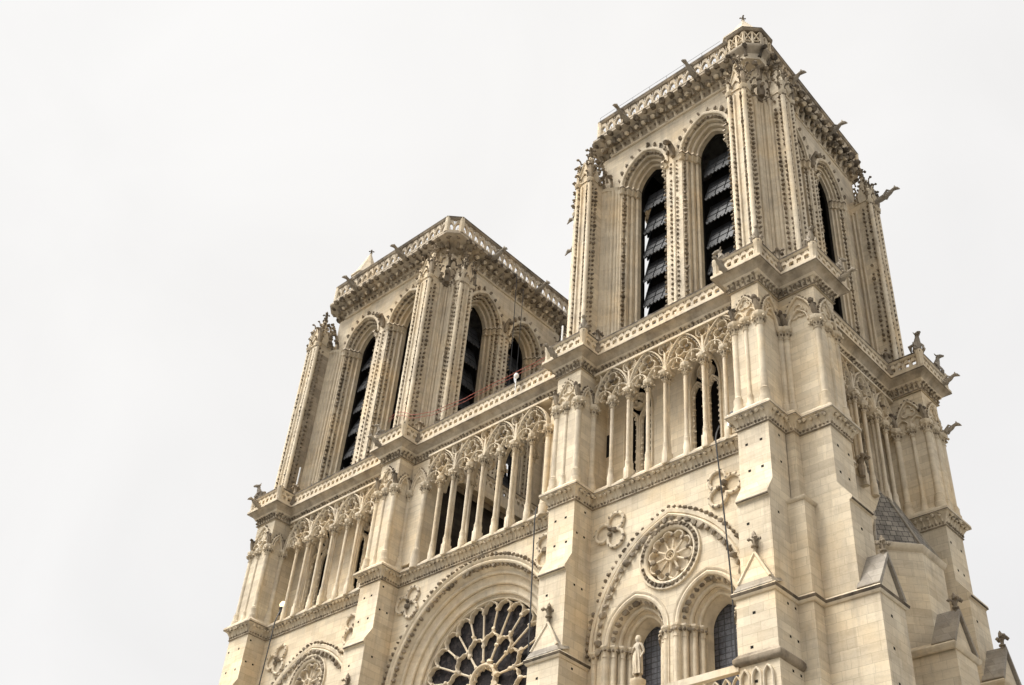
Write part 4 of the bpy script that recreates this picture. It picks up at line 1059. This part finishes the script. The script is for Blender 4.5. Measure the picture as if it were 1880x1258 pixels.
# ------------------------------------------------------------------ twin windows of the side bays
def capitals_band(b, pts, z, r=.13):
    for u, d in pts:
        b.lathe([(r, 14.0), (r, z-.5)], u, d, 10, C_); b.lathe([(r+.03, z-.52), (r, z-.46), (r*1.1, z-.3), (r*1.7, z-.08), (r*1.9, z-.05), (r*1.9, z+.04), (r, z+.05)], u, d, 8, C_)
        b.blobs([(u+.2*math.cos(a), d+.2*math.sin(a), z-.22) for a in np.linspace(0, 2*PI, 7)[:-1]], .075, W_)
def lower_bay(c, half, roses):
    root = empty('window', (0, 0, 0), cath)
    for lc in lanc_centres(c):
        b = MB(); b.face = ('W', 0.0)
        fr = arch_frames(arch(lc, .95, 24.9, 1.25, 12, 0, 14.0))
        pf = [(-.12, -1.55), (-.10, -1.5), (0, -1.1), (.06, -1.0)] + roll(.14, -.9, .10, 225, 45, 5) + [(.24, -.82), (.28, -.66)] + roll(.40, -.58, .12, 225, 45, 5) + [(.5, -.46), (.56, -.22), (.66, -.14)] + roll(.76, -.08, .13, 225, 45, 5) + [(.88, .04), (.97, .06), (.99, -.02)]
        b.sweep(pf, fr, C_)
        b.blobs([(p[0], -.27, p[1]) for p in resample(arch(lc, .95, 24.9, 1.25, 14, .60), .36)], .13, W_, (1.1, 1.1, 1.1))
        for sg in (-1, 1): capitals_band(b, [(lc+sg*(.95+o), d) for o, d in ((.80, -.02), (.50, -.28), (.22, -.58), (.02, -.9))], 24.85)
        b.build('archivolt', MATS, root)
        gl = MB(); gl.face = ('W', 0.0); gl.plate(arch(lc, .9, 24.9, 1.2, 10, 0, 14.0), [], -1.62, -1.58, 0); gl.build('leaded_glass', [GLASS], root)
    # enclosing arch with two rows of leaf hooks
    b = MB(); b.face = ('W', 0.0)
    hp = arch(c, half-.52, 24.6, 5.95, 26, 0)
    fr = arch_frames(hp)
    b.sweep([(-.30, -.03), (-.26, .05), (-.12, .06)] + roll(-.02, .10, .085, 200, -20, 5) + [(.10, .06), (.13, .13), (.30, .15), (.36, .10), (.38, -.03)], fr, C_)
    q = resample(arch(c, half-.52, 24.6, 5.95, 30, .42), .34); b.blobs([(p[0], .10, p[1]) for p in q], .095, W_, (1.2, 1.1, 1))
    q = resample(arch(c, half-.52, 24.6, 5.95, 30, -.19), .46); b.blobs([(p[0], .10, p[1]) for p in q], .135, W_, (1.2, .9, 1.2))
    for sg in (-1, 1): capitals_band(b, [(c+sg*(half-.50), .05)], 24.6, .14)
    b.build('hood_arch', MATS, root)
    # blind rose of ten petals
    b = MB(); b.face = ('W', 0.0); zc = 28.45; n = 10
    fr = arch_frames(circ(c, zc, 1.32, 40)[::-1], True)
    b.plate(circ(c, zc, 1.4, 40), [], -.40, -.30, C_)
    b.sweep([(-.02, -.30), (0, .04), (.05, .10), (.14, .13), (.2, .05), (.3, .07), (.34, .12), (.42, .12), (.45, -.02)], fr, C_, cpath=True)
    b.blobs([(p[0], .11, p[1]) for p in resample(circ(c, zc, 1.56, 40), .25, True)], .10, W_)
    for i in range(n):
        a = 2*PI*i/n + .15; q = 2*PI/n
        b.tube([(c+.3*math.cos(a), -.12, zc+.3*math.sin(a)), (c+1.0*math.cos(a), -.12, zc+1.0*math.sin(a))], .06, 6, C_)
        m_ = a + q/2; p = [(c+.98*math.cos(m_)+.27*math.cos(m_+t), zc+.98*math.sin(m_)+.27*math.sin(m_+t)) for t in np.linspace(-1.75, 1.75, 9)]
        b.bar(p, .12, -.31, .02, C_)
        b.blobs([(c+1.0*math.cos(a), .0, zc+1.0*math.sin(a))], .12, W_)
    b.bar(circ(c, zc, .26, 16), .12, -.3, .05, C_, True); b.bar(foil(c, zc, 4, .09, .08, 0, 4), .05, -.3, .02, C_, True); b.plate(circ(c, zc, .2, 12), [], -.29, -.285, D_)
    b.build('blind_rose', MATS, root)
    return root
lower_bay(SC_, 4.88, True); lower_bay(NC, 5.43, True)
def trefoil_panel(u, z, rot, s=1.0):
    b = MB(); b.face = ('W', 0.0)
    b.bar(foil(u, z, 3, .56*s, .51*s, rot, 9), .17, -.03, .16, C_, True)
    b.blobs([(p[0], .10, p[1]) for p in resample(foil(u, z, 3, .56*s, .53*s, rot, 9), .30, True)], .075, W_)
    b.blobs([(u+.2*math.cos(rot+PI/3+2*PI*i/3), .08, z+.2*math.sin(rot+PI/3+2*PI*i/3)) for i in range(3)], .16, W_)
    return b.build('trefoil_panel', MATS, cath)
for u, z, r in ((9.36, 30.85, 1.05), (15.95, 30.95, 2.1), (-5.45, 31.2, 1.05), (5.15, 31.2, 2.1), (-17.45, 30.75, 1.05), (-10.2, 30.95, 2.1)): trefoil_panel(u, z, r, .95)
# head of the kings' gallery: parapet run and the little blind arcade round the corner buttress
b = MB(); b.face = ('W', 0.0)
for (u0, u1) in (SB, CB, NB):
    b.box(u0+.1, u1-.1, 1.85, 2.10, 20.85, 21.15, C_); 
    for u in np.arange(u0+.3, u1-.2, .5): b.bar(arch(u+.2, .19, 20.3, .4, 5, 0, 19.8), .07, 1.9, 2.04, C_)
    b.box(u0+.1, u1-.1, 0, 2.05, 18.9, 19.7, S_)
b.build('lower_gallery', MATS, cath)
b = MB(); b.plan_sweep([(-.02, 21.0), (.1, 21.05), (.16, 21.15), (.16, 21.3), (-.05, 21.55)], [(17.62, 0), (17.62, -2.05), (19.5, -2.05), (19.5, -.4)], W_)
b.face = ('W', 2.05-2.05)
for u in np.arange(17.85, 19.4, .52): b.bar(arch(u+.1, .20, 20.4, .4, 6, 0, 18.8), .10, 2.0, 2.16, C_)
b.build('frieze', MATS, cath)

# ------------------------------------------------------------------ stair turret on the south flank
st = empty('stair_turret', (0, 0, 0), cath)
cx, cy, R8 = 18.7, 9.3, 2.74
def octa(r, z=None): return [(cx + r*math.cos(a), cy + r*math.sin(a)) for a in np.arange(8)*PI/4 + PI/8]
b = MB(); b.prism_z(octa(R8), 0, 29.8, S_); b.build('wall', MATS, st)
sl = MB()
for z_ in (17.5, 21.5): sl.box(cx+R8*.924-.05, cx+R8*.924+.006, 9.9, 10.02, z_, z_+1.5, D_)
sl.build('slit_window', MATS, st)
b = MB(); b.plan_sweep([(-.03, 29.62), (.05, 29.66), (.16, 29.84), (.18, 29.95), (.1, 30.04), (-.2, 30.1)], octa(R8), C_, True); b.build('cornice', MATS, st)
b = MB(); b.prism_z(octa(R8-.02), 30.04, 35.6, 0, octa(.05)); b.build('roof', [ROOF], st)
b = MB()
for i in range(8):
    p = octa(R8)[i]; b.tube(line3((p[0], p[1], 30.05), (cx, cy, 35.65), 6), .07, 5, 6)
b.build('roof_rib', MATS + [GREYSTONE], st)
b = MB(); b.lathe([(.16, 33.4), (.2, 33.9), (.12, 34.1), (.2, 34.3), (.05, 34.5)], 19.75, 6.3, 7, W_); b.hooks([(19.75, 6.3, 33.9)]*3, [(1, 0), (0, -1), (1, -1)], .55, W_); b.build('finial', MATS, st)

# ------------------------------------------------------------------ figures
def skin_figure(name, joints, edges, radii, parent, loc, scale, rotz, mat):
    me = bpy.data.meshes.new(name); me.from_pydata(joints, edges, []); me.update()
    o = bpy.data.objects.new(name, me); link(o, parent)
    md = o.modifiers.new('skin', 'SKIN'); md.use_smooth_shade = True
    sv = me.skin_vertices[0].data
    for i, r in enumerate(radii): sv[i].radius = (r, r)
    sv[0].use_root = True
    ss = o.modifiers.new('sub', 'SUBSURF'); ss.levels = 1; ss.render_levels = 2
    me.materials.append(mat); o.location = loc; o.scale = (scale,)*3; o.rotation_euler = (0, 0, rotz)
    return o
# standing nude figure, weight on one leg, one hand raised to the chest (faces -y)
J = [(0, 0, .95), (.02, 0, 1.10), (.02, .01, 1.30), (.0, 0, 1.46), (.0, -.01, 1.53), (0, -.03, 1.63), (0, -.03, 1.74),
     (.10, 0, .90), (.11, -.02, .52), (.11, .01, .09), (.12, -.12, .03),
     (-.10, 0, .90), (-.13, -.09, .52), (-.12, -.0, .09), (-.15, -.13, .03),
     (.19, .0, 1.42), (.27, .03, 1.14), (.22, -.09, .90), (.21, -.12, .82),
     (-.19, .0, 1.42), (-.27, -.01, 1.16), (-.10, -.17, 1.25), (-.03, -.19, 1.30)]
E_ = [(0, 1), (1, 2), (2, 3), (3, 4), (4, 5), (5, 6), (0, 7), (7, 8), (8, 9), (9, 10), (0, 11), (11, 12), (12, 13), (13, 14), (3, 15), (15, 16), (16, 17), (17, 18), (3, 19), (19, 20), (20, 21), (21, 22)]
Rr = [.135, .115, .14, .12, .055, .088, .07, .095, .062, .042, .04, .095, .062, .042, .04, .062, .048, .038, .036, .062, .048, .038, .036]
statue = empty('stone_statue', (11.82, -1.0, 22.25), None, 'pale stone statue of a standing figure with a bare chest before the twin windows', 'statue')
skin_figure('body', J, E_, Rr, statue, (0, 0, .0), 1.12, 0, stone_mat('statue_stone', (.56, .49, .385), (.42, .36, .28), (.22, .185, .14), blocks=False))
hb = MB(); hb.lathe([(.0, 1.86*1.12), (.09, 1.84*1.12), (.135, 1.75*1.12), (.13, 1.64*1.12), (.08, 1.55*1.12), (0, 1.54*1.12)], 0, .02, 10, 0); hb.blobs([(0, -.15, 1.64*1.12)], .03, 0); hb.build('hair', [CARVE], statue)
dr = MB(); T_ = np.linspace(0, 2*PI, 40, endpoint=False); rows = []
for z_, rr, amp in ((1.34, .17, .012), (1.18, .20, .02), (.98, .205, .03), (.72, .20, .035), (.45, .205, .04), (.25, .215, .045)):
    q = rr + amp*np.sin(9*T_ + 2.2*z_) + amp*.6*np.sin(5*T_ - 3*z_); rows.append(np.stack([q*np.cos(T_), q*.82*np.sin(T_) - .02, np.full(40, z_)], 1))
dr.add(np.concatenate(rows), [(i*40+j, i*40+(j+1) % 40, (i+1)*40+(j+1) % 40, (i+1)*40+j) for i in range(5) for j in range(40)], 1)
dr.build('drapery', MATS, statue)
ped = MB(); ped.lathe([(.28, 16.0), (.28, 22.0), (.36, 22.1), (.36, 22.24), (.1, 22.25)], 11.82, -1.0, 8, C_, PI/8); ped.build('pedestal', MATS, cath)

# stone monsters leaning on the gallery rail
def chimera_meshes():
    b = MB()
    b.tube([(0, -.12, .0), (0, -.14, .25), (0, -.05, .55), (0, .04, .80), (0, .10, .98)], [.20, .24, .21, .15, .10], 8, W_)
    for sg in (-1, 1):
        b.tube([(sg*.17, -.05, .62), (sg*.24, .10, .38), (sg*.15, .24, .06)], [.08, .07, .055], 6, W_)
        b.tube([(sg*.2, -.1, .05), (sg*.24, .14, .16), (sg*.19, .2, .0)], [.11, .10, .07], 6, W_)
        b.tube([(sg*.10, -.20, .62), (sg*.26, -.38, .55), (sg*.22, -.40, .15)], [.08, .12, .04], 5, W_)
    h = MB(); h.tube([(0, .04, .96), (0, .14, 1.08), (0, .30, 1.06), (0, .46, .98)], [.10, .145, .11, .06], 8, W_)
    for sg in (-1, 1): h.tube([(sg*.09, .06, 1.14), (sg*.13, -.02, 1.32)], [.05, .015], 5, W_)
    h.blobs([(-.06, .30, 1.13), (.06, .30, 1.13)], .03, G_)
    return b, h
cb, chd = chimera_meshes(); CM = [STONE, CARVE, GREYSTONE, WORN_SHADE]; CHB, CHH = proto(cb, 'body', CM), proto(chd, 'head', CM)
def chimera(x, y, z, ang, s, label):
    r = empty('stone_chimera', (x, y, z), None, label, 'gargoyle statue', 'stone monsters on the gallery rail')
    r.rotation_euler = (0, 0, rad(ang-90)); r.scale = (s, s, s)
    copy_of(CHB, r); copy_of(CHH, r)
chimera(-21.65, -1.75, 43.08, -120, 1.0, 'seated stone monster on the far left corner of the gallery rail')
chimera(-8.85, -1.78, 43.08, -120, .8, 'small stone monster on the rail in front of the north tower')
chimera(8.41, -1.8, 43.12, -60, .8, 'small stone monster at the rail corner left of the south tower')
chimera(17.35, -1.35, 43.08, -160, 1.0, 'horned stone monster at the rail before the right belfry opening')
chimera(19.76, -1.8, 43.12, -45, .8, 'small stone monster on the rail at the nearest corner of the south tower')
chimera(21.75, .06, 43.12, -45, .85, 'small stone monster on the outermost corner of the south buttress rail')
chimera(21.78, 10.85, 43.08, -40, 1.05, 'tall hunched stone monster on the far right rail corner')
chimera(21.78, 13.1, 43.08, 0, .95, 'stone monster at the right-hand end of the gallery rail')
chimera(21.75, 2.75, 43.08, 30, .85, 'stone monster beside the right end of the near buttress rail')

# ------------------------------------------------------------------ loose fittings
def cable(pts, r, name, label, cat, mat=IRON, group=None):
    b = MB(); b.tube(pts, r, 6, 0); return tag(b.build(name, [mat], None), label, cat, group)
cable([(16.0, -.2, 34.3), (16.0, -.46, 33.75), (16.02, -.60, 33.3), (16.25, -.58, 30), (16.55, -.62, 25.6), (16.6, -.6, 21.5)], .036, 'hanging_cable', 'black cable hanging past the small blind rose', 'cable')
cable([(4.6, -.2, 33.95), (4.52, -.5, 33.7), (4.55, -.62, 33.0), (4.75, -.62, 27), (4.9, -.62, 22)], .038, 'hanging_cable', 'black cable hanging down over the right edge of the great rose', 'cable')
cable([(-17.75, -.30, 34.35), (-17.75, -.5, 33.8), (-17.7, -.66, 33.2), (-17.95, -.62, 29.2), (-18.1, -.6, 26)], .04, 'hanging_cable', 'black cable dropping from the lit lamp at the left end', 'cable')
cable([(-6.05, 6.3, 61.8), (-5.95, 6.4, 56), (-5.9, 6.5, 50), (-5.9, 6.6, 43.3)], .03, 'hanging_rope', 'thin dark rope hanging down the north tower from its parapet', 'rope', IRON)
cable([(-6.0, 7.1, 60.6), (-5.92, 7.1, 54), (-5.9, 7.1, 46)], .025, 'hanging_rope', 'second, shorter dark rope beside the long one on the north tower', 'rope', IRON)
# lit lamp at the foot of the left pier
lp = empty('flood_lamp', (-17.75, -.28, 33.8), None, 'small lit floodlight glowing yellow at the foot of the left arcade', 'lamp')
b = MB(); b.lathe([(.16, 0), (.18, .1), (.2, .38), (.24, .42), (.24, .5), (.1, .5)], 0, 0, 10, 0); b.build('housing', [IRON], lp)
b = MB(); b.lathe([(.02, .48), (.2, .52), (.24, .72), (.15, .9), (.02, .95)], 0, 0, 12, 0); b.build('bulb', [LAMPM], lp)
# white sphere on the gallery
b = MB(); b.lathe([(.03, 42.1), (.03, 43.05), (.1, 43.08), (.145, 43.17), (.145, 43.26), (.1, 43.36), (.02, 43.39)], 2.50, -.95, 14, 0); tag(b.build('globe_lamp', [WHITE]), 'white globe lamp standing behind the gallery rail below the north tower', 'globe lamp')
# equipment box with floodlights at the foot of the arcade by the nearest corner
fx = empty('floodlight_box', (17.0, -.45, 33.78), None, 'small black floodlight on the ledge beside the nearest corner buttress', 'floodlight')
b = MB(); b.box(-.16, .16, -.1, .15, .1, .75, 0); b.tube([(-.2, .02, 0), (-.2, .02, .8), (.2, .02, .8), (.2, .02, 0)], .03, 5, 0); b.build('housing', [IRON], fx)
b = MB(); b.box(-.32, -.22, -.12, .05, .0, .62, 0); b.build('bracket', [WHITE], fx)
# red safety line along the gallery
ry = -.9
pts = [(-9.2, ry, 45.2), (-8.3, ry-.05, 45.35), (-7.2, -1.3, 44.6), (-6.3, -1.3, 44.0), (-5.0, -.8, 43.95), (-2.0, -.7, 43.8), (0, -.72, 43.8), (2, -.74, 43.75), (3.6, -.74, 43.75), (5.2, -.76, 43.7)]
P = resample(pts, .4); P[:, 2] += .02*np.sin(np.arange(len(P))*1.3)
cable([tuple(p) for p in P], .019, 'safety_line', 'red safety rope strung along the gallery in front of the north tower', 'rope', RED)
P2 = P.copy(); P2[:, 2] -= .26
cable([tuple(p) for p in P2], .015, 'safety_line', 'lower red safety rope of the pair before the north tower', 'rope', RED)
b = MB()
for x in (-9.2, -7.2, -5.0, -2.0, .8, 3.6): b.tube([(x, -.8, 42.1), (x, -.8, 45.0)], .03, 5, 0)
# wire mesh fences at the foot of the belfry openings
def mesh_fence(x0, x1, y, label, z0=42.12, z1=44.2):
    b = MB()
    for x in np.arange(x0, x1+.01, .14): b.tube([(x, y, z0), (x, y, z1)], .008, 4, 0)
    for z in np.arange(z0, z1+.01, .16): b.tube([(x0, y, z), (x1, y, z)], .008, 4, 0)
    r = empty('wire_fence', (0, 0, 0), None, label, 'wire fence', 'wire mesh fences at the foot of the belfry openings')
    b.build('wire_mesh', [SLATE_EDGE], r)
    for x in (x0, (x0+x1)/2, x1):
        p = MB(); p.tube([(x, y-.02, z0), (x, y-.02, z1+.1)], .025, 5, 0); p.build('post', [SLATE_EDGE], r)
mesh_fence(8.9, 11.9, .55, 'wire mesh fence across the left opening of the south belfry')
mesh_fence(13.4, 16.9, .55, 'wire mesh fence across the right opening of the south belfry')
mesh_fence(-18.5, -15.0, .35, 'wire mesh fence across the left opening of the north belfry')
mesh_fence(-13.2, -9.8, .35, 'wire mesh fence across the right opening of the north belfry')
# pale pole standing on the gallery at each far tower corner
for x, y, l in ((-18.9, -.6, 'thin white pole standing behind the rail at the left tower'), (5.95, -.9, 'thin white pole standing behind the rail between the towers')):
    b = MB(); b.tube([(x, y, 42.1), (x, y, 45.3)], .06, 6, 0); tag(b.build('pole', [WHITE]), l, 'pole')
# thin guard wire along the top of the south tower
b = MB(); zz = 63.62
for x in np.arange(7.4, 17.2, 1.4): b.tube([(x, -.05, 63.05), (x, -.05, zz)], .014, 4, 0)
b.tube([(7.4, -.05, zz), (17.2, -.05, zz)], .012, 4, 0)
tag(b.build('guard_wire', [SLATE_EDGE]), 'thin guard wire on stanchions above the south tower parapet', 'guard rail')
